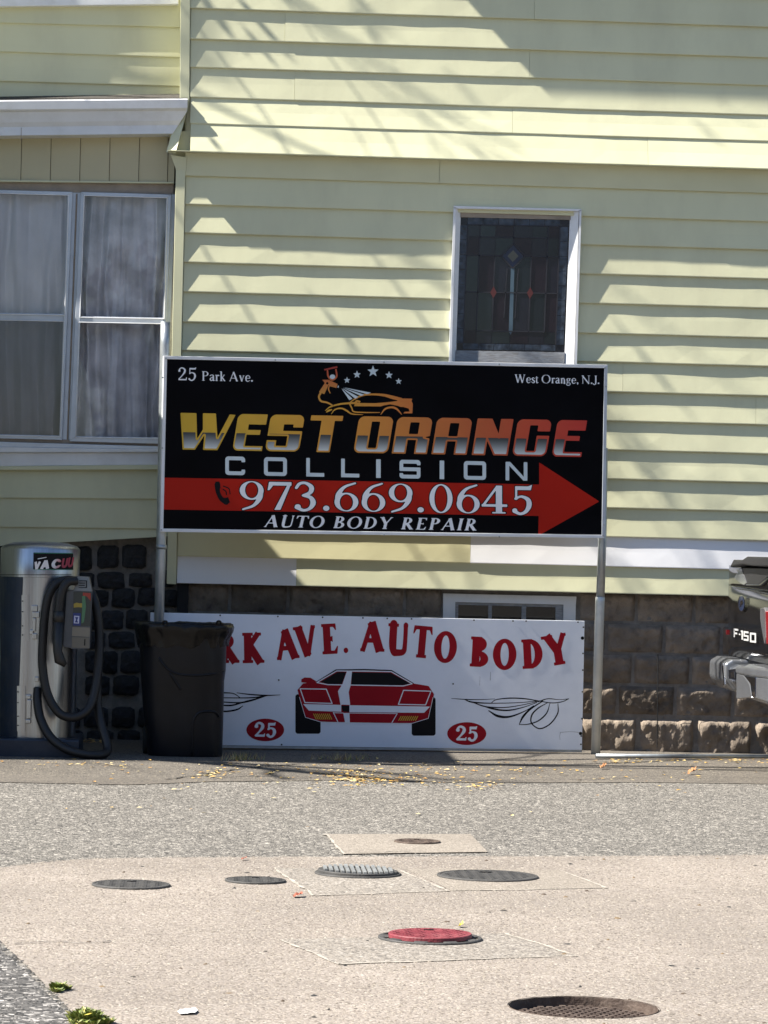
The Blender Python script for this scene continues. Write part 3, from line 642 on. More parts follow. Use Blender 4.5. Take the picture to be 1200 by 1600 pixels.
curtain('curtain', X(110, 400, YP), X(272, 400, YP), 1.95, Z(303, 50, YP) + 0.1, YP + 0.085, 0.055, 4.7, M_FILM, 'grey crumpled curtain behind the right porch window')

# ================================================================== flat print: shapes as distance fields -> clean meshes
def sbox(x0, y0, x1, y1, r=0.0):
    def f(X_, Y_):
        qx = np.abs(X_ - (x0 + x1) / 2) - (x1 - x0) / 2 + r; qy = np.abs(Y_ - (y0 + y1) / 2) - (y1 - y0) / 2 + r
        return np.hypot(np.maximum(qx, 0), np.maximum(qy, 0)) + np.minimum(np.maximum(qx, qy), 0) - r
    return f
def sell(cx, cy, rx, ry):
    def f(X_, Y_):
        k = np.hypot((X_ - cx) / rx, (Y_ - cy) / ry); g = np.hypot((X_ - cx) / rx ** 2, (Y_ - cy) / ry ** 2)
        return k * (k - 1) / np.maximum(g, 1e-6)
    return f
def spoly(P):
    P = np.array(P, float)
    def f(X_, Y_):
        d = np.full(X_.shape, 1e9); s = np.ones(X_.shape); n = len(P); j = n - 1
        for i in range(n):
            e = P[j] - P[i]; wx = X_ - P[i, 0]; wy = Y_ - P[i, 1]
            t = np.clip((wx * e[0] + wy * e[1]) / max(e @ e, 1e-12), 0, 1)
            d = np.minimum(d, (wx - e[0] * t) ** 2 + (wy - e[1] * t) ** 2)
            c1 = Y_ >= P[i, 1]; c2 = Y_ < P[j, 1]; c3 = e[0] * wy > e[1] * wx
            s = np.where((c1 & c2 & c3) | (~c1 & ~c2 & ~c3), -s, s); j = i
        return s * np.sqrt(d)
    return f
def sseg(x0, y0, x1, y1, w):
    d = math.hypot(x1 - x0, y1 - y0); nx, ny = -(y1 - y0) / d * w / 2, (x1 - x0) / d * w / 2
    return spoly([(x0 + nx, y0 + ny), (x1 + nx, y1 + ny), (x1 - nx, y1 - ny), (x0 - nx, y0 - ny)])
def spath(P, n=7, smooth=True):
    """brush stroke through (x, y, half width) points"""
    if smooth and len(P) > 2: Q = [tuple(p) for p in catmull(P, n)]
    else: Q = P
    def f(X_, Y_):
        d = np.full(X_.shape, 1e9)
        for a, b in zip(Q[:-1], Q[1:]):
            ex, ey = b[0] - a[0], b[1] - a[1]; t = np.clip(((X_ - a[0]) * ex + (Y_ - a[1]) * ey) / max(ex * ex + ey * ey, 1e-12), 0, 1)
            d = np.minimum(d, np.hypot(X_ - a[0] - ex * t, Y_ - a[1] - ey * t) - (a[2] + (b[2] - a[2]) * t))
        return d
    return f
def U(*fs): return lambda X_, Y_: np.minimum.reduce([f(X_, Y_) for f in fs])
def I(*fs): return lambda X_, Y_: np.maximum.reduce([f(X_, Y_) for f in fs])
def D(a, *bs): return lambda X_, Y_: np.maximum.reduce([a(X_, Y_)] + [-b(X_, Y_) for b in bs])
def grow(f, r): return lambda X_, Y_: f(X_, Y_) - r

def march(f, x0, x1, y0, y1, nx, ny, merge=True):
    gx = np.linspace(x0, x1, nx + 1); gy = np.linspace(y0, y1, ny + 1); X_, Y_ = np.meshgrid(gx, gy)
    V = f(X_, Y_); V = np.where(np.abs(V) < 1e-7, 1e-7, V); ins = V < 0
    verts, faces = [], []
    cnt = ins[:-1, :-1].astype(int) + ins[1:, :-1] + ins[:-1, 1:] + ins[1:, 1:]
    for j in range(ny):
        row = cnt[j]
        if not row.any(): continue
        i = 0
        while i < nx:
            c = row[i]
            if c == 0: i += 1; continue
            if c == 4:
                k = i
                while k < nx and row[k] == 4 and (merge or k - i < 3): k += 1
                b = len(verts); verts += [(gx[i], gy[j]), (gx[k], gy[j]), (gx[k], gy[j + 1]), (gx[i], gy[j + 1])]; faces.append((b, b + 1, b + 2, b + 3)); i = k; continue
            cs = [(gx[i], gy[j], V[j, i]), (gx[i + 1], gy[j], V[j, i + 1]), (gx[i + 1], gy[j + 1], V[j + 1, i + 1]), (gx[i], gy[j + 1], V[j + 1, i])]
            out = []
            for a, bb in zip(cs, cs[1:] + cs[:1]):
                if a[2] < 0: out.append((a[0], a[1]))
                if (a[2] < 0) != (bb[2] < 0):
                    t = a[2] / (a[2] - bb[2]); out.append((a[0] + (bb[0] - a[0]) * t, a[1] + (bb[1] - a[1]) * t))
            if len(out) >= 3: b = len(verts); verts += out; faces.append(tuple(range(b, b + len(out))))
            i += 1
    return verts, faces

class Print:
    """collects flat print on one sign plane, traced in picture coordinates and laid on that plane"""
    def __init__(s, p0, n): s.p0 = p0; s.n = n; s.v = []; s.f = []; s.c = []
    def shape(s, f, bx, cell=1.3, col=None, xf=None):
        x0, y0, x1, y1 = bx; nx = max(4, int((x1 - x0) / cell)); ny = max(4, int((y1 - y0) / cell))
        v, fc = march(f, x0, x1, y0, y1, nx, ny, s.p0 is not None)
        if xf: v = [xf(*p) for p in v]
        b = len(s.v); s.v += v; s.f += [tuple(i + b for i in q_) for q_ in fc]
        s.c += [col(*p) if col else (1, 1, 1, 1) for p in v]; return s
    def glyph(s, g, x0, x1, yb, yt, slope=0.0, slant=0.0, rot=0.0, cell=1.1, col=None, mod=None):
        fn, w = g; H = yb - yt; sx = (x1 - x0) / w; cx, cy = (x0 + x1) / 2, (yb + yt) / 2; ca, sa = math.cos(rot), math.sin(rot)
        def xf(gx, gy):
            px = x0 + gx * sx + slant * (gy) * H; py = yb - gy * H + slope * (px - x0)
            if rot: dx, dy = px - cx, py - cy; px, py = cx + dx * ca - dy * sa, cy + dx * sa + dy * ca
            return (px, py)
        f = mod(fn) if mod else fn
        c = cell / H
        return s.shape(f, (-0.2, -0.32, w + 0.2, 1.12), 1.0, col, xf) if False else s._g(f, w, cell, H, sx, xf, col)
    def _g(s, f, w, cell, H, sx, xf, col):
        x0, x1, y0, y1 = -0.15, w + 0.15, -0.34, 1.14
        nx = max(10, int((x1 - x0) * sx / cell)); ny = max(12, int((y1 - y0) * H / cell)); v, fc = march(f, x0, x1, y0, y1, nx, ny)
        v = [xf(*p) for p in v]; b = len(s.v); s.v += v; s.f += [tuple(i + b for i in q_) for q_ in fc]; s.c += [col(*p) if col else (1, 1, 1, 1) for p in v]; return s
    def build(s, name, off, material, parent):
        P = on_plane_np(s.v, s.p0, s.n, off); me = bpy.data.meshes.new(name); me.from_pydata([tuple(p) for p in P], [], s.f)
        if any(c != (1, 1, 1, 1) for c in s.c):
            a = me.color_attributes.new('Col', 'FLOAT_COLOR', 'POINT'); a.data.foreach_set('color', np.array(s.c, np.float32).ravel())
        me.materials.append(material); me.update(); o = link(bpy.data.objects.new(name, me)); o.parent = parent; return o

# ---- serif alphabet: s = stem, t = hairline, f = serif height, e = serif reach
def serif(ch, s=0.15, t=0.05, f=0.045, e=0.085):
    h = s / 2
    def stem(x, y0=0, y1=1, b=True, tp=True):
        r = [sbox(x - h, y0, x + h, y1)]
        if b: r.append(sbox(x - h - e, y0, x + h + e, y0 + f))
        if tp: r.append(sbox(x - h - e, y1 - f, x + h + e, y1))
        return U(*r)
    def foot(x, w=0.0, y=0): return sbox(x - e - w, y, x + e + w, y + f)
    def ring(cx, cy, rx, ry, a=s, b=t): return D(sell(cx, cy, rx, ry), sell(cx, cy, rx - a, ry - b))
    if ch == 'A': return U(sseg(0.13, 0, 0.47, 1.0, t * 1.25), sseg(0.46, 1.0, 0.80, 0, s * 1.12), sbox(0.26, 0.30, 0.68, 0.30 + t * 1.1), foot(0.13, 0.03), foot(0.80, h * .8)), 0.95
    if ch == 'B': return U(stem(0.13 + h), I(U(ring(0.36, 0.755, 0.30, 0.245), ring(0.38, 0.265, 0.36, 0.265)), sbox(0.13 + h, -1, 2, 2)), sbox(0.13, 0.505 - t / 2, 0.42, 0.505 + t / 2), sbox(0.13, 0, 0.40, t), sbox(0.13, 1 - t, 0.38, 1)), 0.80
    if ch == 'D': return U(stem(0.13 + h), I(ring(0.36, 0.5, 0.48, 0.5), sbox(0.13 + h, -1, 2, 2)), sbox(0.13, 0, 0.37, t), sbox(0.13, 1 - t, 0.37, 1)), 0.92
    if ch == 'E': return U(stem(0.13 + h), sbox(0.13, 0, 0.66, f * 1.1), sbox(0.13, 1 - f * 1.1, 0.64, 1), sbox(0.13, 0.5 - t / 2, 0.50, 0.5 + t / 2), sbox(0.46, 0.40, 0.50, 0.60), spoly([(0.66, 0), (0.70, 0.26), (0.665, 0.26), (0.55, f)]), spoly([(0.64, 1), (0.655, 0.78), (0.62, 0.78), (0.53, 1 - f)])), 0.76
    if ch == 'I': return stem(0.10 + h), 0.2 + s
    if ch == 'J': return U(spath([(0.28, 0.95, h), (0.28, 0.3, h), (0.26, 0.02, h * .8), (0.13, -0.08, h * .6), (0.03, 0.0, h * .9)], 5), sbox(0.28 - h - e, 1 - f, 0.28 + h + e, 1)), 0.42
    if ch == 'K': return U(stem(0.13 + h), sseg(0.2, 0.38, 0.68, 0.98, t * 1.4), sseg(0.36, 0.55, 0.76, 0.0, s), foot(0.74, h * .8), sbox(0.56, 1 - f, 0.80, 1)), 0.92
    if ch == 'N': return U(sbox(0.13, 0, 0.13 + t * 1.2, 1), sbox(0.76, 0, 0.76 + t * 1.2, 1), sseg(0.12, 0.98, 0.80, 0.0, s), foot(0.155), sbox(0.04, 1 - f, 0.26, 1), sbox(0.66, 1 - f, 0.92, 1)), 0.94
    if ch == 'O': return ring(0.5, 0.5, 0.47, 0.52, s * 1.05), 1.0
    if ch == 'P': return U(stem(0.13 + h), I(ring(0.36, 0.74, 0.32, 0.26), sbox(0.13 + h, -1, 2, 2)), sbox(0.13, 1 - t, 0.38, 1), sbox(0.13, 0.48, 0.38, 0.48 + t)), 0.74
    if ch == 'R': return U(stem(0.13 + h), I(ring(0.36, 0.74, 0.31, 0.26), sbox(0.13 + h, -1, 2, 2)), sbox(0.13, 1 - t, 0.38, 1), sbox(0.13, 0.48, 0.38, 0.48 + t), sseg(0.36, 0.52, 0.72, 0.02, s), foot(0.76, h * .4)), 0.88
    if ch == 'T': return U(stem(0.40, tp=False), sbox(0.03, 1 - f * 1.2, 0.77, 1), spoly([(0.03, 1), (0.0, 0.74), (0.045, 0.74), (0.14, 1 - f)]), spoly([(0.77, 1), (0.80, 0.74), (0.755, 0.74), (0.66, 1 - f)])), 0.80
    if ch == 'U': return U(spath([(0.13 + h, 0.97, h), (0.13 + h, 0.35, h), (0.18 + h, 0.08, h * .8), (0.46, 0.0 + t * .4, t * .8), (0.70, 0.10, t * .7), (0.75, 0.35, t * .6), (0.75, 0.97, t * .6)], 5), sbox(0.13 - e, 1 - f, 0.13 + s + e, 1), sbox(0.75 - e - .03, 1 - f, 0.75 + e + .03, 1)), 0.92
    if ch == 'V': return U(sseg(0.14, 1, 0.46, 0, s * 1.1), sseg(0.46, 0, 0.78, 1, t * 1.25), sbox(0.14 - h - e, 1 - f, 0.14 + h + e, 1), sbox(0.78 - e - .03, 1 - f, 0.78 + e + .03, 1)), 0.94
    if ch == 'W': return U(sseg(0.12, 1, 0.36, 0, s), sseg(0.36, 0, 0.58, 1, t * 1.3), sseg(0.56, 1, 0.82, 0, s), sseg(0.82, 0, 1.04, 1, t * 1.3), sbox(0.0, 1 - f, 0.26, 1), sbox(0.44, 1 - f, 0.70, 1), sbox(0.93, 1 - f, 1.14, 1)), 1.18
    if ch == 'Y': return U(sseg(0.14, 1, 0.44, 0.45, s), sseg(0.46, 0.45, 0.74, 1, t * 1.25), stem(0.44, 0, 0.5, tp=False), sbox(0.14 - h - e, 1 - f, 0.14 + h + e, 1), sbox(0.74 - e - .03, 1 - f, 0.74 + e + .03, 1)), 0.88
    if ch == '.': return sell(0.12, 0.085, 0.095, 0.095), 0.24
    if ch == ',': return U(sell(0.12, 0.085, 0.085, 0.085), spath([(0.15, 0.08, 0.05), (0.16, -0.03, 0.035), (0.08, -0.16, 0.012)], 5)), 0.24
    # lower case (x height 0.66)
    if ch == 'a': return U(spath([(0.08, 0.55, h * .7), (0.2, 0.64, t * .6), (0.34, 0.6, h * .7), (0.36, 0.45, h), (0.36, 0.1, h), (0.42, 0.03, t * .7), (0.48, 0.07, t * .5)], 5), spath([(0.36, 0.42, t * .6), (0.15, 0.32, t * .8), (0.08, 0.15, h), (0.18, 0.03, t * .9), (0.34, 0.12, t * .6)], 5)), 0.50
    if ch == 'e': return U(spath([(0.09, 0.36, t * .6), (0.44, 0.36, t * .6), (0.42, 0.54, h * .6), (0.27, 0.65, t * .6), (0.12, 0.52, h * .9), (0.085, 0.33, h), (0.13, 0.1, h * .8), (0.28, 0.02, t * .8), (0.45, 0.14, t * .5)], 5)), 0.50
    if ch == 'g': return U(ring(0.24, 0.45, 0.20, 0.2, s * .9, t), sseg(0.36, 0.58, 0.50, 0.64, t), spath([(0.15, 0.27, t * .6), (0.10, 0.17, t * .7), (0.18, 0.10, h * .6), (0.38, 0.08, h * .6), (0.44, -0.05, t * .8), (0.34, -0.2, t * .8), (0.14, -0.2, t * .8), (0.05, -0.1, t * .8), (0.14, 0.06, t * .5)], 5)), 0.52
    if ch == 'k': return U(stem(0.08 + h, 0, 1.02, tp=False), sbox(0.0, 1.02 - f, 0.1, 1.02), sseg(0.15, 0.25, 0.42, 0.62, t * 1.2), sseg(0.24, 0.38, 0.48, 0.0, s * .9), foot(0.48, 0.0), sbox(0.33, 0.62, 0.52, 0.62 + f)), 0.56
    if ch == 'n': return U(stem(0.08 + h, 0, 0.64, tp=False), sbox(0.0, 0.64 - f, 0.1, 0.64), spath([(0.15, 0.48, t * .6), (0.25, 0.6, h * .6), (0.38, 0.58, h * .8), (0.43, 0.4, h), (0.43, 0.0, h)], 5), foot(0.43, h)), 0.58
    if ch == 'r': return U(stem(0.08 + h, 0, 0.64, tp=False), sbox(0.0, 0.64 - f, 0.1, 0.64), spath([(0.15, 0.45, t * .6), (0.24, 0.6, h * .6), (0.35, 0.58, h * .9)], 5)), 0.40
    if ch == 's': return spath([(0.35, 0.53, t * .7), (0.22, 0.64, t * .7), (0.09, 0.52, h * .8), (0.2, 0.36, h), (0.34, 0.22, h), (0.32, 0.07, h * .7), (0.18, 0.02, t * .7), (0.05, 0.15, t * .7)], 5), 0.40
    if ch == 't': return U(spath([(0.15, 0.82, h * .5), (0.15, 0.15, h), (0.2, 0.03, h * .7), (0.34, 0.1, t * .5)], 5), sbox(0.02, 0.64 - f, 0.32, 0.64 + f * .3)), 0.36
    if ch == 'v': return U(sseg(0.10, 0.64, 0.28, 0, s), sseg(0.27, 0, 0.44, 0.64, t * 1.2), sbox(0.0, 0.64 - f, 0.2, 0.64), sbox(0.35, 0.64 - f, 0.52, 0.64)), 0.54
    # figures
    if ch == '0': return D(sell(0.33, 0.5, 0.33, 0.52), sell(0.33, 0.5, 0.33 - s * .95, 0.52 - t * .9)), 0.66
    if ch == '2': return U(spath([(0.09, 0.73, h), (0.16, 0.92, t * .8), (0.32, 0.98, t * .9), (0.50, 0.86, h * .9), (0.49, 0.64, h), (0.30, 0.36, h * .6), (0.06, 0.08, t * .7)], 6), sbox(0.04, 0, 0.60, s * .75), spoly([(0.52, 0.0), (0.64, 0.0), (0.67, 0.25), (0.62, 0.25), (0.56, s * .7)]), sell(0.11, 0.74, h * 1.15, h * 1.15)), 0.68
    if ch == '3': return U(spath([(0.07, 0.80, t * .8), (0.16, 0.95, t * .9), (0.32, 0.98, t * .9), (0.48, 0.84, h * .9), (0.45, 0.64, h * .8), (0.26, 0.53, t * .8)], 6), spath([(0.26, 0.53, t * .8), (0.46, 0.46, h * .8), (0.53, 0.27, h), (0.44, 0.07, h * .7), (0.26, 0.0, t * .9), (0.09, 0.10, h * .9)], 6), sell(0.11, 0.13, h * 1.1, h * 1.1)), 0.64
    if ch == '4': return U(sbox(0.40 - h * .3, 0, 0.40 + s * .95, 1), sseg(0.42, 0.98, 0.04, 0.28, t * 1.3), sbox(0.0, 0.24, 0.68, 0.24 + t * 1.7), sbox(0.28, 0, 0.64, f)), 0.70
    if ch == '5': return U(sbox(0.13, 0.99 - s * .9, 0.58, 0.99), spoly([(0.50, 0.99), (0.62, 1.05), (0.58, 0.85)]), sbox(0.12, 0.50, 0.12 + t * 1.2, 0.99), spath([(0.13, 0.54, t * .7), (0.30, 0.62, h * .55), (0.49, 0.52, h * .9), (0.53, 0.31, h), (0.44, 0.09, h * .75), (0.27, 0.0, t * .9), (0.10, 0.09, h * .8)], 6), sell(0.11, 0.12, h, h)), 0.64
    if ch == '6': return U(D(sell(0.33, 0.32, 0.32, 0.335), sell(0.33, 0.31, 0.32 - s * .95, 0.335 - t * .9)), spath([(0.085, 0.33, h * .85), (0.12, 0.60, h * .9), (0.28, 0.86, h * .6), (0.56, 1.0, t * .6)], 6)), 0.66
    if ch == '7': return U(sbox(0.04, 1 - s * .85, 0.63, 1), spoly([(0.60, 1), (0.64, 1), (0.34, 0), (0.18, 0), (0.50, 0.84)]), spoly([(0.04, 1), (0.0, 0.70), (0.05, 0.70), (0.14, 0.86)])), 0.64
    if ch == '9':
        g = serif('6', s, t, f, e)[0]; return (lambda X_, Y_: g(0.66 - X_, 1.0 - Y_)), 0.66
def textline(P, chars, spec, x0, x1, b0, t0, slope, slant=0.0, cell=0.9, gap=0.05, col=None, mod=None, space=0.32):
    gl = [(None, space) if c == ' ' else serif(c, **spec) for c in chars]; tot = sum(g[1] + gap for g in gl) - gap; k = (x1 - x0) / tot; x = x0
    for g in gl:
        if g[0]: dy = slope * (x - x0); P.glyph(g, x, x + g[1] * k, b0 + dy, t0 + dy, slope, slant, 0, cell, col, mod)
        x += (g[1] + gap) * k

# ================================================================== SIGN FRAME GEOMETRY
SIGN_A = math.radians(8.9)                       # the signs stand clear of the wall, turned a little away from the sun
poleR = onG(931, 1179); tdir = Vector((math.cos(SIGN_A), math.sin(SIGN_A), 0)); nrm = Vector((math.sin(SIGN_A), -math.cos(SIGN_A), 0))
def plane_hit(px, py, off): return Vector(on_plane_np([(px, py)], poleR, nrm, off)[0])
def signslab(pts, off, th):
    b = MB(); b.prism([plane_hit(px, py, off) for px, py in pts], -nrm * th); return b
FRONT = 0.070                                    # black sign face, in front of the posts
bs = thing('pole_sign', 'long black framed sign with red arrow and phone number on galvanised posts', 'sign')
TL, TR, BR, BL = (256, 556), (949.5, 570), (945.5, 841), (250, 831)
def inset(Q, d):
    c = (sum(p[0] for p in Q) / 4, sum(p[1] for p in Q) / 4); return [(p[0] + (d if p[0] < c[0] else -d), p[1] + (d if p[1] < c[1] else -d)) for p in Q]
Q0 = [TL, TR, BR, BL]
signslab(inset(Q0, 2), FRONT, 0.03).build('panel', M_SBLACK, bs)
Qi = inset(Q0, 5.2)
for k in range(4):
    j = (k + 1) % 4; bevel(signslab([Q0[k], Q0[j], Qi[j], Qi[k]], FRONT + 0.006, 0.045).build('frame_rail', M_WHITE if k != 1 else M_ALU, bs), 0.002)
for px, py in [(259, 560), (254, 590), (253.5, 700), (252, 828), (430, 562.5), (600, 566), (780, 569.5), (945, 575), (946.5, 604), (945.5, 702), (943.5, 820), (942, 837), (420, 833.5), (600, 836), (780, 838.5)]:
    c = plane_hit(px, py, FRONT + 0.008); b = MB(); b.tube([c, c + nrm * 0.004], 0.006, 8); b.build('frame_screw', M_GALV, bs)
def post(name, pts, off, r, m_, n=16):
    b = MB(); b.tube([plane_hit(px, py, off) for px, py in pts], r, n); return b.build(name, m_, bs, True)
post('post', [(943, 700), (941, 845), (938, 935)], 0.0, 0.0300, M_GALV)
post('post_sleeve', [(938, 933), (937.5, 940), (930.5, 1179)], 0.0, 0.0325, M_GALV2)
post('post', [(258.5, 503), (257.5, 540), (252, 840), (243, 1174)], 0.0, 0.0335, M_GALV)
post('post_collar', [(252.3, 851), (252.1, 858)], 0.0, 0.0375, M_GALV)
# ground rail pipe running on from the post
b = MB(); b.tube([onG(931, 1181, 0.028), onG(1060, 1181.5, 0.028), onG(1230, 1182, 0.028)], 0.015, 10); b.build('ground_rail', M_GALV, bs, True)

# ---- print on the black sign
P = lambda: Print(poleR, nrm)
OFF = FRONT + 0.0012
# red arrow
pr = P(); pr.shape(spoly([(253.6, 746.2), (842.5, 757), (842.5, 722.5), (936.5, 783.5), (841, 837), (841.8, 806.2), (252.3, 796)]), (248, 715, 942, 842), 1.6); pr.build('arrow', OFF, M_VRED, bs)
# address lines
tm = dict(s=0.135, t=0.052, f=0.05, e=0.07)
pr = P(); textline(pr, '25', tm, 278, 307, 594, 574.3, 0.02, cell=0.8); textline(pr, 'Park Ave.', tm, 314.5, 395.6, 594.8, 580, 0.02, cell=0.7, gap=0.03, space=0.22); pr.build('lettering', OFF, M_VW, bs)
pr = P(); textline(pr, 'West Orange, N.J.', tm, 804, 937, 598.0, 585.0, 0.0155, cell=0.7, gap=0.03, space=0.22); pr.build('lettering', OFF, M_VW, bs)
# phone number
nm = dict(s=0.150, t=0.052, f=0.05, e=0.10)
boxes = [('9', 374, 412.5), ('7', 418, 456), ('3', 459, 495.5), ('.', 503.5, 516), ('6', 522, 560.5), ('6', 564.5, 602.5), ('9', 607, 645), ('.', 651, 663.5), ('0', 671, 707), ('6', 713, 750), ('4', 752.6, 793.7), ('5', 798.5, 832.5)]
pk = P(); pr = P()
for c, xa, xb in boxes:
    yb = 795.6 + 0.0165 * (xa - 374); yt = yb - 43.5; g = serif(c, **nm)
    pr.glyph(g, xa, xb, yb, yt, 0.0165, 0, 0, 1.0)
    pk.glyph(g, xa, xb, yb, yt, 0.0165, 0, 0, 1.0, None, lambda fn: grow(fn, 0.028))
pk.build('lettering_outline', OFF + 0.0012, M_VBLK, bs); pr.build('lettering', OFF + 0.0024, M_VW, bs)
# strapline
pr = P(); textline(pr, 'AUTO BODY REPAIR', dict(s=0.19, t=0.065, f=0.055, e=0.06), 411, 745, 823.2, 804.8, 0.0175, 0.24, cell=0.75, gap=0.07, space=0.40); pr.build('lettering', OFF, M_VW, bs)
# COLLISION, square wide face
def sq(ch):
    t = 0.20
    if ch == 'C': return D(sbox(0, 0, 1.1, 1, 0.18), sbox(t, t, 1.1 - t, 1 - t, 0.04), sbox(0.8, 0.30, 1.3, 0.70)), 1.1
    if ch == 'O': return D(sbox(0, 0, 1.22, 1, 0.18), sbox(t, t, 1.22 - t, 1 - t, 0.04)), 1.22
    if ch == 'L': return U(sbox(0, 0, t, 1), sbox(0, 0, 1.0, t)), 1.0
    if ch == 'I': return sbox(0, 0, t * 1.1, 1), 0.22
    if ch == 'S': return D(sbox(0, 0, 1.15, 1, 0.16), sbox(t, 0.60, 0.95, 0.8, 0.02), sbox(0.8, 0.60, 1.3, 0.72), sbox(0.2, t, 0.95, 0.40, 0.02), sbox(-0.2, 0.28, 0.3, 0.40)), 1.15
    if ch == 'N': return U(sbox(0, 0, t, 1), sbox(1.0, 0, 1.0 + t, 1), spoly([(0, 1), (t * 1.25, 1), (1.0 + t, 0), (1.0 - t * .1, 0)])), 1.2
pr = P()
for c, xa, xb in [('C', 352, 383), ('O', 412.5, 448.3), ('L', 478.5, 506.6), ('L', 533, 561.5), ('I', 587.7, 594.8), ('S', 624.3, 657), ('I', 687, 694), ('O', 724.7, 759.5), ('N', 790, 824)]:
    yt = 713 + 0.0195 * (xa - 352); pr.glyph(sq(c), xa, xb, yt + 29, yt, 0.0195, 0, 0, 1.0)
pr.build('lettering', OFF, M_VSIL, bs)
# WEST ORANGE: graded gold to red, lower half silver inside an outline
def sporty(ch):
    rb = lambda w: sbox(0, 0, w, 1, 0.16)
    if ch == 'W': return spoly([(0, 1), (0.44, 1), (0.46, 0.30), (0.62, 0.56), (0.62, 1), (0.98, 1), (1.02, 0.34), (1.36, 0.98), (1.52, 0.97), (1.02, 0.0), (0.62, 0.0), (0.66, 0.40), (0.40, 0.0), (0.06, 0.0)]), 1.52
    w = 0.92
    if ch == 'E': return D(U(rb(w), sbox(0.3, 0.72, w, 1), sbox(0.3, 0, w, 0.13)), sbox(0.38, 0.57, 1.2, 0.72), sbox(0.36, 0.13, 1.2, 0.44), sbox(0.78, 0.40, 1.3, 0.60)), w
    if ch == 'S': return D(rb(w), sbox(0.40, 0.56, 0.66, 0.74), sbox(0.6, 0.56, 1.2, 0.66), sbox(0.26, 0.15, 0.54, 0.42), sbox(-0.2, 0.30, 0.4, 0.42)), w
    if ch == 'T': return U(sbox(0.0, 0.86, w, 1), sbox(0.32, 0, 0.70, 1)), w
    if ch == 'O': return D(rb(w), sbox(0.36, 0.14, 0.58, 0.86, 0.02)), w
    if ch == 'R': return D(U(rb(w), sbox(0, 0, 0.3, 0.5), sbox(0.6, 0, w, 0.3)), sbox(0.36, 0.54, 0.60, 0.86, 0.02), sbox(0.36, -0.2, 0.58, 0.38), spoly([(1.2, 0.56), (0.78, 0.46), (1.2, 0.36)])), w
    if ch == 'A': return D(U(rb(w), sbox(0, 0, w, 0.3)), sbox(0.36, 0.50, 0.60, 0.86, 0.02), sbox(0.36, -0.2, 0.58, 0.36)), w
    if ch == 'N': return U(sbox(0, 0, 0.34, 1), sbox(0.60, 0, w, 1), spoly([(0, 1), (0.38, 1), (w, 0), (0.56, 0)])), w
    if ch == 'G': return D(rb(w), sbox(0.36, 0.14, 0.58, 0.84, 0.02), sbox(0.5, 0.56, 1.2, 0.68), sbox(0.36, 0.42, 0.48, 0.6)), w
stops = [(282, (0.60, 0.37, 0.02)), (400, (0.62, 0.36, 0.03)), (520, (0.62, 0.27, 0.03)), (640, (0.55, 0.18, 0.03)), (740, (0.50, 0.105, 0.025)), (830, (0.50, 0.055, 0.02)), (917, (0.48, 0.028, 0.018))]
def goldred(px, py):
    for (xa, ca), (xb, cb) in zip(stops[:-1], stops[1:]):
        if px <= xb: t = max(0, (px - xa) / (xb - xa)); return tuple(ca[i] + (cb[i] - ca[i]) * t for i in range(3)) + (1.0,)
    return stops[-1][1] + (1.0,)
def silver(px, py):
    t = min(1, max(0, (py - (674 + 0.019 * (px - 282))) / 27.0)); v_ = 0.035 + 0.62 * t ** 1.6; return (v_ * 0.93, v_ * 0.99, v_, 1.0)
pg = P(); ps = P()
for c, xa, xb in [('W', 282, 368), ('E', 363, 409), ('S', 414, 467), ('T', 477, 527), ('O', 552, 606), ('R', 612, 667), ('A', 674, 729), ('N', 737, 793), ('G', 800, 853), ('E', 862, 908)]:
    yt = 645 + 0.0188 * (xa - 282); yb = yt + 57.3; sl_ = 0.0 if c == 'W' else 0.165; xs_ = 0 
    g = sporty(c)
    pg.glyph(g, xa, xb, yb, yt, 0.0188, sl_, 0, 1.1, goldred)
    ps.glyph(g, xa, xb, yb, yt, 0.0188, sl_, 0, 0.8, silver, lambda fn: I(grow(fn, -0.042), sbox(-1, -1, 3, 0.475)))
pg.build('lettering', OFF, M_VATT, bs); ps.build('lettering_shade', OFF + 0.0012, M_VATT, bs)
# logo: spray gun, fan of spray, stars and a sports car
lg = lambda x, y: (480 + x / 6.0, 560 + y / 6.0)
LP = lambda pts: [lg(*p) for p in pts]
def LPath(pts): return spath([(480 + x / 6.0, 560 + y / 6.0, r / 6.0) for x, y, r in pts], 6)
def lcol(px, py):
    t = min(1, max(0, (px - 505) / 130)); a = (0.62, 0.34, 0.03); b_ = (0.60, 0.17, 0.03); return tuple(a[i] + (b_[i] - a[i]) * t for i in range(3)) + (1,)
car = U(LPath([(170, 490, 3), (215, 455, 6), (300, 430, 8), (390, 420, 9), (460, 418, 10)]), LPath([(390, 420, 3), (440, 385, 6), (520, 345, 9), (620, 337, 9), (720, 345, 12), (800, 365, 16), (880, 385, 15)]),
        spoly(LP([(450, 412), (500, 418), (640, 420), (740, 412), (840, 400), (880, 375), (985, 378), (978, 400), (990, 425), (986, 515), (900, 515), (915, 500), (960, 498), (952, 470), (900, 455), (875, 455), (850, 445), (780, 430), (720, 440), (690, 450), (440, 448)])),
        LPath([(400, 430, 7), (420, 470, 6), (440, 500, 6), (560, 507, 5), (680, 507, 3)]), LPath([(225, 522, 2), (260, 480, 6), (320, 468, 7), (370, 490, 8), (420, 520, 6), (525, 528, 2)]), LPath([(690, 525, 3), (730, 475, 8), (790, 458, 9), (840, 475, 9), (885, 525, 3)]),
        LPath([(445, 418, 6), (465, 400, 9), (490, 405, 9)]), LPath([(180, 505, 3), (200, 490, 9), (230, 480, 5)]))
pr = P(); pr.shape(car, (505, 612, 648, 652), 0.7, lcol); pr.build('logo_car', OFF, M_VATT, bs)
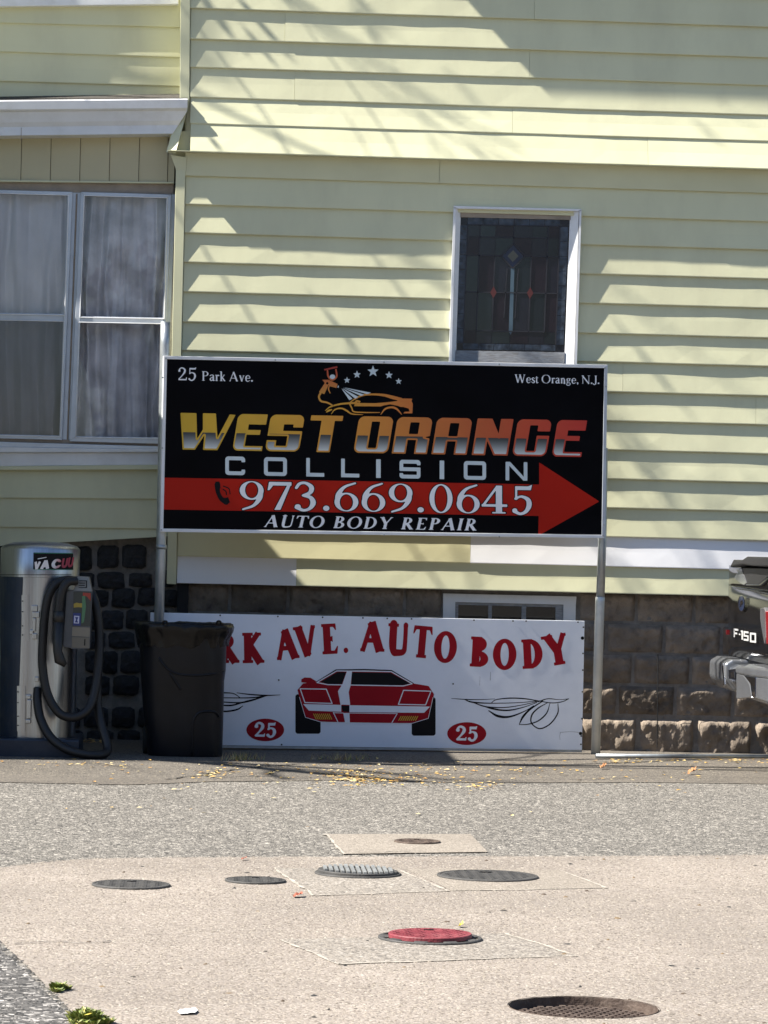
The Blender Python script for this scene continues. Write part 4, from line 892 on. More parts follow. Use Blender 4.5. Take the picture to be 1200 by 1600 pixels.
gun = U(spoly(LP([(140, 200), (200, 200), (285, 240), (275, 278), (215, 262), (200, 250), (160, 335), (110, 315), (165, 230)])), LPath([(205, 262, 6), (200, 290, 6), (215, 325, 4)]), LPath([(125, 325, 10), (110, 360, 9), (130, 400, 9), (190, 415, 8), (245, 445, 6)]),
        LPath([(190, 115, 7), (198, 170, 8), (235, 200, 9), (275, 170, 8), (270, 105, 7)]))
def gcol(px, py): t = min(1, max(0, (py - 585) / 35)); a = (0.50, 0.085, 0.03); b_ = (0.60, 0.28, 0.04); return tuple(a[i] + (b_[i] - a[i]) * t for i in range(3)) + (1,)
pr = P(); pr.shape(D(gun, sell(*lg(188, 233), 1.9, 1.9)), (494, 572, 532, 640), 0.6, gcol); pr.shape(spoly(LP([(158, 100), (280, 72), (285, 88), (162, 114)])), (500, 570, 532, 582), 0.6, lambda a, b_: (0.33, 0.03, 0.02, 1)); pr.build('logo_spray_gun', OFF, M_VATT, bs)
pr = P()
for cx, cy, r in ((373, 205, 32), (467, 152, 38), (617, 122, 56), (767, 157, 38), (857, 215, 32)):
    pts = []
    for k in range(10):
        a = -math.pi / 2 + k * math.pi / 5; rr = r if k % 2 == 0 else r * 0.42; pts.append((cx + rr * math.cos(a), cy + rr * math.sin(a)))
    a_, b_ = lg(cx - r - 4, cy - r - 4), lg(cx + r + 4, cy + r + 4); pr.shape(spoly(LP(pts)), (a_[0], a_[1], b_[0], b_[1]), 0.5)
pr.shape(U(spoly(LP([(325, 268), (600, 322), (560, 335)])), spoly(LP([(325, 272), (535, 340), (505, 352)])), spoly(LP([(322, 276), (480, 360), (450, 378)])), spoly(LP([(320, 280), (425, 378), (395, 392)])), sell(*lg(237, 172), 4.2, 3.6), spoly(LP([(287, 255), (297, 255), (295, 275), (283, 275)]))), (515, 582, 585, 630), 0.6)
pr.build('logo_stars', OFF + 0.0012, M_VSIL, bs)
# handset
pf = lambda x, y: (230 + x / 3.243, 540 + y / 3.243)
hs_ = U(spath([(*pf(356, 705), 4.6), (*pf(358, 740), 3.4), (*pf(375, 775), 3.6), (*pf(400, 792), 4.6)], 6), spoly([pf(345, 690), pf(366, 688), pf(372, 722), pf(350, 735)]), spoly([pf(382, 775), pf(410, 768), pf(420, 795), pf(395, 806)]),
        spath([(*pf(384, 728), .9), (*pf(398, 738), .9), (*pf(402, 755), .9)], 5), spath([(*pf(386, 712), .9), (*pf(414, 725), .9), (*pf(420, 752), .9)], 5))
pr = P(); pr.shape(hs_, (330, 748, 366, 792), 0.7); pr.build('phone_symbol', OFF + 0.0012, M_VBLK, bs)

# ================================================================== WHITE SIGN
ws = thing('board_sign', 'long white board sign with arched red lettering and a red sports car', 'sign')
WOFF = -0.045
WQ = [(235.5, 957), (913.5, 970.3), (909.5, 1172), (228, 1163)]
bevel(signslab(WQ, WOFF, 0.022).build('panel', M_SWHITE, ws), 0.002)
signslab([(228, 1163.5), (909.5, 1172.3), (909.5, 1175.5), (228, 1167)], WOFF - 0.001, 0.02).build('bottom_edge', M_GALV, ws)
for px, py in [(344, 961.5), (434, 963.2), (504, 964.5), (567, 965.5), (605, 966.3), (643, 967), (740.5, 969), (801.5, 970.2), (822, 970.4), (903, 972), (911.5, 980), (910.8, 1021), (910.4, 1047), (910, 1081), (909, 1123), (908, 1150), (907.5, 1163), (236.5, 985), (440, 1163.5), (708, 1068.5), (435.5, 1062.5)]:
    c = plane_hit(px, py, WOFF + 0.001); b = MB(); b.tube([c, c + nrm * 0.003], 0.006, 7); b.build('screw', M_IRON, ws)
for px, py in [(910, 997), (907, 1146)]:
    c = plane_hit(px, py, WOFF + 0.001); b = MB(); b.tube([c, c + nrm * 0.003], 0.012, 9); b.build('bolt_hole', M_VBLK, ws)
wsp = dict(s=0.29, t=0.14, f=0.10, e=0.06)
pr = P()
for c, x0_, x1_, yt, yb, rot in [('P', 300, 336, 993, 1040, -1), ('R', 338, 374, 990, 1036, -1), ('K', 376, 413, 988.5, 1036, -1), ('A', 429, 465, 984, 1030, -6), ('V', 462, 497, 978, 1025, -6), ('E', 500, 530, 974.5, 1022, -3), ('.', 536, 545, 975, 1020, 0), ('A', 561.5, 600, 972, 1018, 1),
                              ('U', 603, 640, 974.5, 1022.5, 3), ('T', 644.5, 675, 978, 1028, 5), ('O', 677, 715, 987, 1035, 3), ('B', 732, 766, 995, 1042, 3), ('O', 769, 808, 999, 1046, 1), ('D', 812.5, 851, 998.5, 1044.5, -3), ('Y', 851.5, 890, 991, 1039, -10)]:
    pr.glyph(serif(c, **wsp), x0_, x1_, yb, yt, 0.0, 0.0, math.radians(rot), 1.0)
pr.build('lettering', WOFF + 0.0012, M_CRED, ws)
wc = lambda x, y: (420 + x / 4.286, 940 + y / 4.286)
WP = lambda pts: [wc(*p) for p in pts]
def layer(name, off, m_, shapes, bx, cell=0.9):
    pr = P(); pr.shape(U(*shapes), bx, cell); return pr.build(name, WOFF + off, m_, ws)
bb = (458, 1040, 684, 1152)
for tb in (sbox(*wc(178, 620), *wc(347, 885), 4), sbox(*wc(957, 640), *wc(1117, 898), 4)): layer('car_tyre', 0.0012, M_VBLK, [tb], bb)
body = spoly(WP([(192, 592), (230, 548), (330, 535), (450, 460), (820, 465), (965, 548), (1070, 565), (1107, 620), (1070, 780), (960, 815), (345, 805), (245, 775), (205, 640)]))
for tb in (sbox(*wc(178, 620), *wc(347, 885), 4), sbox(*wc(957, 640), *wc(1117, 898), 4)): layer('car_tyre_edge', 0.0006, M_VW, [grow(tb, 1.0)], bb)
layer('car_body', 0.0024, M_CRED, [body, spoly(WP([(218, 520), (240, 508), (280, 510), (320, 535), (260, 545), (218, 540)]))], bb)
layer('car_roofline', 0.0030, M_VBLK, [D(spath([(*wc(318, 538), .5), (*wc(450, 458), .9), (*wc(640, 455), .9), (*wc(822, 462), .9), (*wc(970, 548), .5)], 3, False), spoly([(0, 0), (1, 0), (0, 1)]))], bb)
layer('car_windows', 0.0030, M_VBLK, [spoly(WP([(345, 538), (460, 472), (518, 472), (490, 552), (395, 552)])), spoly(WP([(556, 473), (815, 477), (948, 548), (900, 560), (552, 558)]))], bb)
pth = lambda pts, r=0.75: spath([(*wc(*p), r) for p in pts], 1, False)
layer('car_white_lines', 0.0036, M_VW, [pth([(322, 542), (455, 464), (820, 469), (960, 550)]), pth([(322, 542), (395, 556), (900, 565), (960, 550)]), spoly(WP([(522, 470), (557, 470), (548, 560), (535, 605), (545, 692), (480, 690), (463, 600), (492, 555)])),
      pth([(210, 584), (385, 586), (424, 682), (242, 676), (210, 584)]), pth([(902, 594), (1086, 600), (1050, 692), (868, 688), (902, 594)]), spoly(WP([(230, 686), (485, 692), (485, 738), (268, 730)])), spoly(WP([(540, 694), (1080, 703), (1040, 745), (540, 740)])),
      pth([(432, 742), (466, 812)], .6), pth([(432, 744), (500, 746)], .5), pth([(860, 750), (822, 815)], .6), pth([(540, 746), (860, 750)], .5), spoly(WP([(498, 746), (540, 746), (543, 814), (512, 814)])), pth([(205, 640), (245, 775), (345, 805), (470, 812)], .4), pth([(1100, 640), (1068, 782), (960, 815), (820, 815)], .4)], bb, 0.7)
layer('car_badge', 0.0042, M_VBLK, [spoly(WP([(485, 696), (540, 697), (538, 740), (496, 736)]))], bb)
layer('car_lamps', 0.0036, M_YEL, [pth([(300 + i * 13 + k, 752 + k), (318 + i * 13 + k, 788)], .55) for i in range(9) for k in (0,)] + [pth([(870 + i * 14, 796), (886 + i * 14, 768)], .6) for i in range(9)], bb, 0.6)
# ovals with the house number
for cx, cy, rx, ry in ((414.5, 1140.5, 29.5, 17.6), (729.3, 1146.3, 30.5, 17.8)):
    pr = P(); pr.shape(sell(cx, cy, rx, ry), (cx - 34, cy - 22, cx + 34, cy + 22), 1.2); pr.build('number_oval', WOFF + 0.0012, M_CRED, ws)
    pr = P(); textline(pr, '25', dict(s=0.21, t=0.09, f=0.06, e=0.06), cx - 16.5, cx + 17, cy + 10.6, cy - 11.4, 0.01, cell=0.8, gap=0.06); pr.build('lettering', WOFF + 0.0024, M_VW, ws)
pr = P(); pr.shape(U(spath([(875.5, 1144.5, .35), (890, 1143.2, .3), (906, 1144.4, .35)], 5), spath([(875.5, 1144.5, .35), (874.6, 1150, .3), (875, 1156, .25)], 5), spath([(766.5, 1050, .3), (766, 1063, .45)], 3, False), spath([(750, 1057, .25), (749.5, 1071, .3)], 3, False), spath([(560, 998, .3), (559, 1004, .5)], 3, False)), (745, 995, 910, 1160), 0.5)
pr.build('scuff_marks', WOFF + 0.0014, mat('scuff', (0.30, 0.31, 0.33, 1), 0.7), ws)
# pinstripe flourishes
wf = lambda x, y, r: (680 + x / 4.286, 900 + y / 4.286, r / 4.286)
def fl(pts): return spath([wf(*p) for p in pts], 9)
pr = P(); pr.shape(U(fl([(108, 820, 1.5), (200, 826, 3), (300, 828, 2.5), (400, 823, 1.5)]), fl([(190, 824, 2), (250, 845, 5), (380, 852, 3), (560, 848, 2.5), (700, 835, 2)]), fl([(230, 838, 2), (340, 875, 4), (470, 880, 3), (600, 860, 2.5), (730, 830, 2)]), fl([(300, 862, 2), (380, 888, 5), (480, 900, 5), (580, 882, 3), (680, 848, 2)]),
    fl([(375, 850, 2), (410, 828, 3), (500, 818, 4), (600, 822, 4), (690, 836, 3), (780, 850, 3), (850, 842, 3), (895, 822, 2)]), fl([(690, 842, 3), (755, 822, 3), (830, 828, 2), (895, 822, 2)]), fl([(358, 902, 3), (420, 938, 8), (500, 942, 6), (600, 905, 3), (660, 868, 2)]), fl([(720, 838, 3), (640, 890, 5), (590, 940, 7), (562, 995, 2)]),
    fl([(562, 995, 2), (620, 993, 3), (690, 970, 4), (745, 920, 4), (768, 855, 2)]), fl([(750, 850, 2), (690, 885, 4), (648, 930, 5), (645, 985, 4), (700, 1022, 4), (770, 990, 4), (820, 920, 4), (822, 855, 2)])), (702, 1086, 892, 1142), 0.55)
pr.build('pinstripe', WOFF + 0.0012, M_VBLK, ws)
wl = lambda x, y, r: (200 + x / 4.0, 820 + y / 4.0, r / 4.0)
def fl2(pts): return spath([wl(*p) for p in pts], 9)
pr = P(); pr.shape(U(fl2([(952, 1063, 1.5), (860, 1066, 4), (760, 1060, 4), (680, 1050, 2)]), fl2([(700, 1080, 2), (660, 1055, 3), (600, 1050, 4), (520, 1052, 3)]), fl2([(870, 1068, 3), (780, 1080, 4), (680, 1082, 3), (500, 1080, 3)]), fl2([(860, 1070, 3), (760, 1100, 6), (680, 1112, 4), (500, 1100, 3)]), fl2([(720, 1110, 3), (650, 1128, 5), (590, 1128, 4), (500, 1120, 3)]), fl2([(718, 1132, 2), (680, 1155, 5), (610, 1166, 5), (520, 1160, 3)])), (300, 1078, 440, 1116), 0.55)
pr.build('pinstripe', WOFF + 0.0012, M_VBLK, ws)

# ================================================================== VACUUM STATION
VY = -1.42; VR = 0.258
vc = onY(56, 1150, VY); VX = vc.x
vac = thing('vacuum_station', 'stainless steel coin vacuum with black hose beside the dark stone foundation', 'vacuum')
zt_ = onY(56, 857, VY - VR).z; zb_ = onY(56, 1153, VY - VR).z
MB().lathe([(VR, zb_), (VR, zt_ - 0.19), (VR + 0.003, zt_ - 0.188), (VR + 0.003, zt_ - 0.004), (VR, zt_), (VR * 0.93, zt_ + 0.018), (VR * 0.7, zt_ + 0.036), (VR * 0.35, zt_ + 0.044), (0.001, zt_ + 0.046)], (VX, VY, 0), 72).build('body', M_STEEL, vac, True)
bd = vac.children[-1]; bd.modifiers.new('split', 'EDGE_SPLIT').split_angle = math.radians(40)
bevel(MB().box(VX - 0.36, VX + 0.30, VY - 0.34, VY + 0.36, -0.02, zb_ - 0.002).build('plinth', M_NAVY, vac), 0.012)
class CylPrint(Print):
    def __init__(s, r): super().__init__(None, None); s.r = r
    def pts(s, P_):
        d = ray_np(P_); c = np.array(CAM) - np.array((VX, VY, 0)); a = d[:, 0] ** 2 + d[:, 1] ** 2; b = c[0] * d[:, 0] + c[1] * d[:, 1]; cc = c[0] ** 2 + c[1] ** 2 - s.r ** 2
        t = (-b - np.sqrt(np.maximum(b * b - a * cc, 0))) / a; return np.array(CAM)[None] + d * t[:, None]
    def build(s, name, material, parent):
        Q = s.pts(s.v); me = bpy.data.meshes.new(name); me.from_pydata([tuple(p) for p in Q], [], s.f)
        if any(c != (1, 1, 1, 1) for c in s.c):
            a = me.color_attributes.new('Col', 'FLOAT_COLOR', 'POINT'); a.data.foreach_set('color', np.array(s.c, np.float32).ravel())
        me.materials.append(material); me.update(); o = link(bpy.data.objects.new(name, me)); o.parent = parent; return o
vz = lambda x, y: (x / 4.212, 820 + y / 4.212)
def cylshape(name, f, bx, r, m_, cell=1.2, col=None): pr = CylPrint(r); pr.shape(f, bx, cell, col); return pr.build(name, m_, vac)
cylshape('dark_blue_area', spoly([(-4, 899), (36, 899), (27, 1152), (-4, 1152)]), (-3, 897, 40, 1154), VR + 0.002, M_NAVY, 1.5)  # dark blue area down the left of the drum
cylshape('seam', spoly([(-3, 897.5), (112, 897.5), (112, 898.6), (-3, 898.6)]), (-3, 896, 112, 900), VR + 0.005, M_IRON, 0.6)
cylshape('label_plate', spoly([vz(220, 182), vz(482, 186), vz(482, 298), vz(218, 294)]), (50, 860, 116, 893), VR + 0.005, M_VBLK)
cylshape('label_stripe', U(spoly([vz(225, 184), vz(482, 187), vz(482, 191), vz(225, 188)]), spoly([vz(222, 290), vz(482, 294), vz(482, 298), vz(222, 295)])), (50, 860, 116, 893), VR + 0.007, mat('label_green', (0.02, 0.16, 0.09, 1), 0.4), 0.6)
pr = CylPrint(VR + 0.008)
def blocky(ch):
    t = 0.30
    if ch == 'V': return U(sseg(0.16, 1, 0.42, 0, t), sseg(0.42, 0, 0.70, 1, t)), 0.85
    if ch == 'A': return U(sseg(0.12, 0, 0.42, 1, t), sseg(0.42, 1, 0.72, 0, t), sbox(0.2, 0.2, 0.6, 0.4)), 0.85
    if ch == 'C': return D(sell(0.42, 0.5, 0.42, 0.52), sell(0.45, 0.5, 0.16, 0.26), sbox(0.5, 0.34, 1, 0.66)), 0.85
    return D(U(sbox(0, 0.3, 0.8, 1), sell(0.4, 0.35, 0.4, 0.37)), sbox(0.27, 0.38, 0.53, 1.2), sell(0.4, 0.38, 0.13, 0.14)), 0.8
for c, xa, xb, yb, yt in (('V', 218, 262, 294, 244), ('A', 264, 322, 292, 236), ('C', 334, 400, 288, 228), ('U', 402, 440, 284, 222), ('U', 442, 478, 280, 216), ('M', 479, 500, 278, 214)):
    if c == 'M': continue
    a, b2 = vz(xa, yt), vz(xb, yb); red = (0.36, 0.02, 0.05, 1); wh = (0.7, 0.68, 0.68, 1)
    pr.glyph(blocky(c), a[0], b2[0], b2[1], a[1], -0.05, 0.18, 0, 0.6, (lambda px, py: (0.7, 0.68, 0.68, 1) if px < 88 else ((0.55, 0.25, 0.26, 1) if px < 95 else (0.36, 0.02, 0.05, 1))))
pr.build('lettering', M_VATT, vac)
cylshape('label_dash', spoly([vz(248, 222), vz(306, 212), vz(306, 216), vz(248, 227)]), (56, 868, 76, 876), VR + 0.008, M_VW, 0.5)
for q_ in ((142, 190, 462, 765), (112, 166, 1060, 1360)):
    a, b2 = vz(q_[0], q_[2]), vz(q_[1], q_[3]); cylshape('door_plate', sbox(a[0], a[1], b2[0], b2[1], 0.6), (a[0] - 2, a[1] - 2, b2[0] + 2, b2[1] + 2), VR + 0.0045, M_STEEL, 0.7)
    for yy in (q_[2] + 40, q_[2] + 110, q_[3] - 100, q_[3] - 40):
        c = vz((q_[0] + 6), yy); p_ = Vector(CylPrint(VR + 0.006).pts([c])[0]); MB().box(p_.x - .004, p_.x + .004, p_.y - .004, p_.y + .004, p_.z - .004, p_.z + .004).build('rivet', M_IRON, vac)
def knob(x0, x1, y0, y1, dep, name, m_):
    a, b2 = vz(x0, y1), vz(x1, y0); p1 = Vector(CylPrint(VR).pts([a])[0]); p2 = Vector(CylPrint(VR).pts([b2])[0]); y_ = max(p1.y, p2.y)
    bevel(MB().box(p1.x, p2.x, min(p1.y, p2.y) - dep, y_ + 0.01, p1.z, p2.z).build(name, m_, vac), 0.004)
for q_ in ((205, 250, 530, 570), (212, 262, 572, 610), (215, 240, 612, 700), (195, 222, 690, 722), (210, 246, 715, 752), (168, 206, 1118, 1145), (176, 208, 1150, 1275), (168, 204, 1280, 1305), (228, 258, 1000, 1032)): knob(*q_, 0.022, 'hinge_block' if q_[2] < 995 or q_[2] > 1050 else 'latch', M_STEEL)
# coin box on its bracket at the right
BXY = VY - 0.36
bx = lambda x, y, yy=BXY: onY(*vz(x, y), yy)
A = bx(470, 815); B = bx(605, 435)
v = []
front = [bx(470, 815), bx(590, 815), bx(604, 438), bx(484, 432)]; topq = [bx(484, 432), bx(604, 438), bx(583, 345), bx(508, 340)]
b = MB(); b.prism(front, (0, 0.24, 0)); b.build('coin_box', M_GREYM, vac)
tq = [topq[0], topq[1], topq[2] + Vector((0, 0.03, 0)), topq[3] + Vector((0, 0.03, 0))]
b = MB(); b.add(tq + [p + Vector((0, 0.20, 0)) for p in tq], [(0, 1, 2, 3), (4, 7, 6, 5), (0, 3, 7, 4), (1, 5, 6, 2), (3, 2, 6, 7)]); b.build('coin_box_top', mat('worn_beige_plate', (0.22, 0.205, 0.175, 1), 0.45, metal=0.3, var=0.1, vscale=20), vac)
b = MB(); b.prism([bx(415, 800), bx(478, 812), bx(484, 432), bx(440, 440)], (0, 0.22, 0)); b.build('coin_box_side', M_GREYM, vac)
def sticker(pts, m_, off, name='sticker'): MB().add([bx(x, y, BXY - off) for x, y in pts], [tuple(range(len(pts)))[::-1]]).build(name, m_, vac)
MST = lambda n_, c: mat(n_, c, 0.4)
sticker([(484, 440), (600, 440), (594, 668), (478, 664)], MST('stk_dark', (0.03, 0.035, 0.03, 1)), 0.002)
sticker([(545, 446), (598, 450), (596, 500), (570, 470), (545, 470)], MST('stk_red', (0.28, 0.03, 0.02, 1)), 0.004)
sticker([(485, 520), (505, 512), (520, 516), (545, 516), (556, 528), (545, 545), (515, 542), (485, 545)], MST('stk_yellow', (0.30, 0.22, 0.03, 1)), 0.0045)
sticker([(540, 470), (560, 466), (566, 540), (552, 640), (536, 650), (540, 560)], MST('stk_green', (0.06, 0.16, 0.08, 1)), 0.005)
sticker([(482, 580), (532, 582), (530, 664), (480, 662)], MST('stk_navy', (0.015, 0.03, 0.16, 1)), 0.0055)
sticker([(488, 598), (522, 600), (520, 650), (486, 648)], MST('stk_pale', (0.45, 0.47, 0.62, 1)), 0.006)
sticker([(494, 606), (516, 608), (508, 628), (514, 644), (492, 642), (500, 625)], MST('stk_navy', (0.015, 0.03, 0.16, 1)), 0.0065)
sticker([(476, 672), (592, 676), (590, 738), (473, 732)], MST('stk_plate', (0.17, 0.155, 0.125, 1)), 0.003, 'plate')
sticker([(474, 738), (590, 742), (588, 812), (472, 808)], MST('stk_plate2', (0.12, 0.11, 0.09, 1)), 0.003, 'plate')
sticker([(556, 752), (562, 752), (560, 795), (554, 795)], M_VBLK, 0.005, 'coin_slot')
for k, (xa, xb, yy) in enumerate(((520, 574, 366), (520, 560, 381), (518, 558, 396), (517, 572, 411))): sticker([(xa, yy), (xb, yy), (xb, yy + 5), (xa, yy + 5)], M_VBLK, -0.012 + 0.002 * k, 'printed_bar')
sticker([(566, 366), (572, 366), (572, 416), (566, 416)], M_VBLK, -0.006, 'printed_bar')
# hose: one long loop from the drum over the hook, down, round on the ground, and a crevice nozzle
def hose(pts, r, name, m_):
    P_ = catmull([onY(*vz(x, y), yy) for x, y, yy in pts], 20); b = MB(); b.tube(P_, [r * (1.0 if i % 2 else 0.93) for i in range(len(P_))], 12); return b.build(name, m_, vac, True)
f0 = VY - VR
hose([(505, 372, f0 + .12), (440, 365, f0 - .02), (375, 385, f0 - .05), (325, 455, f0 - .06), (297, 580, f0 - .06), (282, 760, f0 - .06), (280, 930, f0 - .06), (312, 1110, f0 - .07), (385, 1235, f0 - .08), (480, 1268, f0 - .08), (570, 1225, f0 - .06), (618, 1120, f0 - .02), (648, 930, f0 + .02), (652, 720, f0 + .05), (632, 540, f0 + .06), (590, 420, f0 + .1)], 0.030, 'hose', M_RUB)
hose([(505, 368, f0 - .10), (445, 378, f0 - .13), (405, 440, f0 - .14), (388, 540, f0 - .14), (383, 640, f0 - .14), (380, 760, f0 - .14), (382, 830, f0 - .14)], 0.029, 'hose', M_RUB)
hose([(249, 1075, f0 - .02), (246, 1160, f0 - .05), (268, 1280, f0 - .08), (335, 1400, f0 - .12), (440, 1478, f0 - .16), (560, 1512, f0 - .18), (650, 1516, f0 - .16), (700, 1496, f0 - .10), (704, 1440, f0 - .06), (672, 1330, f0 - .02), (645, 1200, f0 + .02), (640, 1000, f0 + .04)], 0.030, 'hose', M_RUB)
b = MB(); nz_ = [bx(383, 640, f0 - .14), bx(380, 830, f0 - .14), bx(392, 890, f0 - .14), bx(432, 925, f0 - .14)]; b.tube(nz_, [0.036, 0.030, 0.036, 0.016], 10); b.build('nozzle', M_PLAS, vac, True)
b = MB(); b.tube([bx(386, 570, f0 - .14), bx(384, 640, f0 - .14)], 0.036, 12); b.build('hose_cuff', M_PLAS, vac, True)
b = MB(); b.tube([onY(*vz(510, 360), f0 + .1), onY(*vz(500, 345), VY + .05)], 0.018, 8); b.build('hook_arm', M_GREYM, vac)

# ================================================================== WHEELIE BIN
bn = thing('trash_bin', 'black wheeled trash bin lined with a black bag in front of the white sign', 'trash bin')
gb = onG(287, 1184); BY = gb.y + 0.23; sc_ = (onY(400, 1000, BY) - onY(300, 1000, BY)).x / 100
bzx = lambda px, py: onY(px, py, BY - 0.15)
def rrect(cx, w, d, z, n=40, p=3.2, lean=0.0):
    out = []
    for k in range(n):
        t = 2 * math.pi * k / n; c, s_ = math.cos(t), math.sin(t); r = (abs(c) ** p + abs(s_) ** p) ** (-1 / p); out.append((cx + c * r * w / 2, BY + s_ * r * d / 2, z))
    return out
levels = [(230, 347, 1184, .42, 4), (228, 348, 1160, .44, 4), (223, 349.5, 1110, .47, 3.8), (219.5, 350.5, 1062, .50, 3.4), (218.5, 353, 1046, .53, 3.2), (218, 353.5, 1030, .54, 3.0), (217, 354, 1005, .56, 2.8), (216, 355, 990, .58, 2.6), (213, 359, 985, .60, 2.5), (211, 363, 982, .62, 2.5), (211, 363.5, 975, .62, 2.5), (216, 359, 974, .58, 2.5), (219, 355, 990, .55, 2.5)]
v, f = [], []; n = 40
for xl, xr_, py, d, p in levels:
    a, c = bzx(xl, py), bzx(xr_, py); v += rrect((a.x + c.x) / 2, c.x - a.x, d, max(a.z, 0.006), n, p)
for i in range(len(levels) - 1):
    for k in range(n): f.append((i * n + k, i * n + (k + 1) % n, (i + 1) * n + (k + 1) % n, (i + 1) * n + k))
f.append(tuple(range(n - 1, -1, -1))); q_ = (len(levels) - 1) * n; f.append(tuple(q_ + k for k in range(n)))
o = mk('body', v, f, M_BIN, bn, True); o.modifiers.new('split', 'EDGE_SPLIT').split_angle = math.radians(38)
# liner bag folded over the rim: crumpled skirt
nb = 120; v, f = [], []
for j, (xl, xr_, py, d) in enumerate([(217, 357, 976, .57), (210.5, 364, 972.5, .63), (208.5, 366, 977, .645), (210, 364.5, 984, .63), (211.5, 361, 992, .60), (213, 358, 1000, .585), (214, 356.5, 1008, .575)]):
    a, c = bzx(xl, py), bzx(xr_, py); R_ = rrect((a.x + c.x) / 2, c.x - a.x, d, a.z, nb, 2.5)
    for k, p in enumerate(R_):
        t = 2 * math.pi * k / nb; wob = 0.008 * fbm(math.cos(t) * 5, math.sin(t) * 5, j * 0.35) * (0.5 + j * .25); dz = 0.012 * fbm(math.cos(t) * 3.3, math.sin(t) * 3.3, 7 + j * .2) * (0.35 + j * 0.28)
        dx, dy = math.cos(t), math.sin(t); v.append((p[0] + dx * wob, p[1] + dy * wob, p[2] + dz))
for j in range(6):
    for k in range(nb): f.append((j * nb + k, j * nb + (k + 1) % nb, (j + 1) * nb + (k + 1) % nb, (j + 1) * nb + k))
mk('liner_bag', v, f, M_BAG, bn, True)
a, c = bzx(219, 980), bzx(355, 980); R_ = rrect((a.x + c.x) / 2, c.x - a.x, .55, a.z - 0.04, 40, 2.5); mk('bag_inside', R_, [tuple(range(40))], M_BAG, bn)
for xk, rk in ((258, .012), (342, .014)):
    p_ = onY(xk, 976, BY - .31); b = MB(); b.tube(catmull([p_ + Vector((-.015, 0, 0)), p_ + Vector((-.012, -.01, .02)), p_ + Vector((.008, -.012, .022)), p_ + Vector((.016, 0, 0)), p_ + Vector((0, -.01, -.006))], 5), 0.006, 6); b.build('bag_knot', M_BAG, bn, True)
# swoop and arched foot panel moulded into the front
fy = lambda py: BY - 0.5 * (0.40 + (0.56 - 0.40) * (1184 - py) / 180.0) - 0.004
def on_bin(px, py):  # front surface point by marching the ray to the body's rounded section
    d = ray(px, py); tt = (BY - 0.36 - CAM.y) / d.y
    for _ in range(400):
        p = CAM + d * tt; lv = levels
        for (a1, b1) in zip(lv[:9], lv[1:10]):
            if b1[2] <= py <= a1[2]:
                s_ = (a1[2] - py) / max(a1[2] - b1[2], 1e-6); xl = a1[0] + (b1[0] - a1[0]) * s_; xr_ = a1[1] + (b1[1] - a1[1]) * s_; dd = a1[3] + (b1[3] - a1[3]) * s_; pp = a1[4] + (b1[4] - a1[4]) * s_; break
        else: return p
        A_, C_ = bzx(xl, py), bzx(xr_, py); u = (p.x - (A_.x + C_.x) / 2) / ((C_.x - A_.x) / 2); w_ = (p.y - BY) / (dd / 2)
        if abs(u) ** pp + abs(w_) ** pp <= 1: return p
        tt += 0.0015
    return CAM + d * ((BY - 0.2 - CAM.y) / d.y)
bq = lambda x, y: (200 + x / 4.0, 820 + y / 4.0)
for pts in ([(192, 828), (215, 865), (262, 912), (330, 935), (430, 940), (530, 932), (598, 915)], [(262, 925), (300, 985), (330, 1030)], [(402, 1440), (402, 1300), (412, 1220), (440, 1178), (490, 1166), (545, 1172), (568, 1200)]):
    P_ = catmull([on_bin(*bq(x, y)) for x, y in pts], 6); b = MB(); b.tube(P_, 0.009, 8); b.build('moulded_rib', M_BIN, bn, True)
# wheels
for xk, yk in ((229, BY + 0.08), (352, BY + 0.17)):
    p_ = onY(xk if xk < 300 else 318, 1162, yk); p_.z = 0.095
    prof = [(0.03, -0.025), (0.085, -0.025), (0.095, -0.012), (0.095, 0.012), (0.085, 0.025), (0.03, 0.025)]
    v, f = [], []; n = 26
    for r_, x_ in prof:
        for k in range(n): t = 2 * math.pi * k / n; v.append((p_.x + x_, p_.y + r_ * math.cos(t), p_.z + r_ * math.sin(t)))
    for i in range(5):
        for k in range(n): f.append((i * n + k, i * n + (k + 1) % n, (i + 1) * n + (k + 1) % n, (i + 1) * n + k))
    f += [tuple(range(n)), tuple(5 * n + k for k in range(n))]
    mk('wheel', v, f, M_TYRE, bn, True)
p1 = onY(230, 1162, BY + .14); MB().tube([(p1.x - .02, BY + .13, .095), (p1.x + .5, BY + .13, .095)], 0.012, 8).build('axle', M_IRON, bn)

# ================================================================== PICKUP TRUCK (only its tail is in frame; parked along the wall, tail to the left)
tr = thing('pickup_truck', 'black pickup truck with grey bumper, its tail cut off by the right edge', 'truck')
YFAR, YNEAR = -0.95, -2.93
XRr = onY(1139.5, 960, YFAR).x
tq_ = lambda x, y: (1090 + x / 6.155, 850 + y / 6.155)
rp_ = lambda x, y, off=0.0: onX(*tq_(x, y), XRr - off)
ZB = 0.62; ZT = onX(*tq_(500, 330), XRr).z
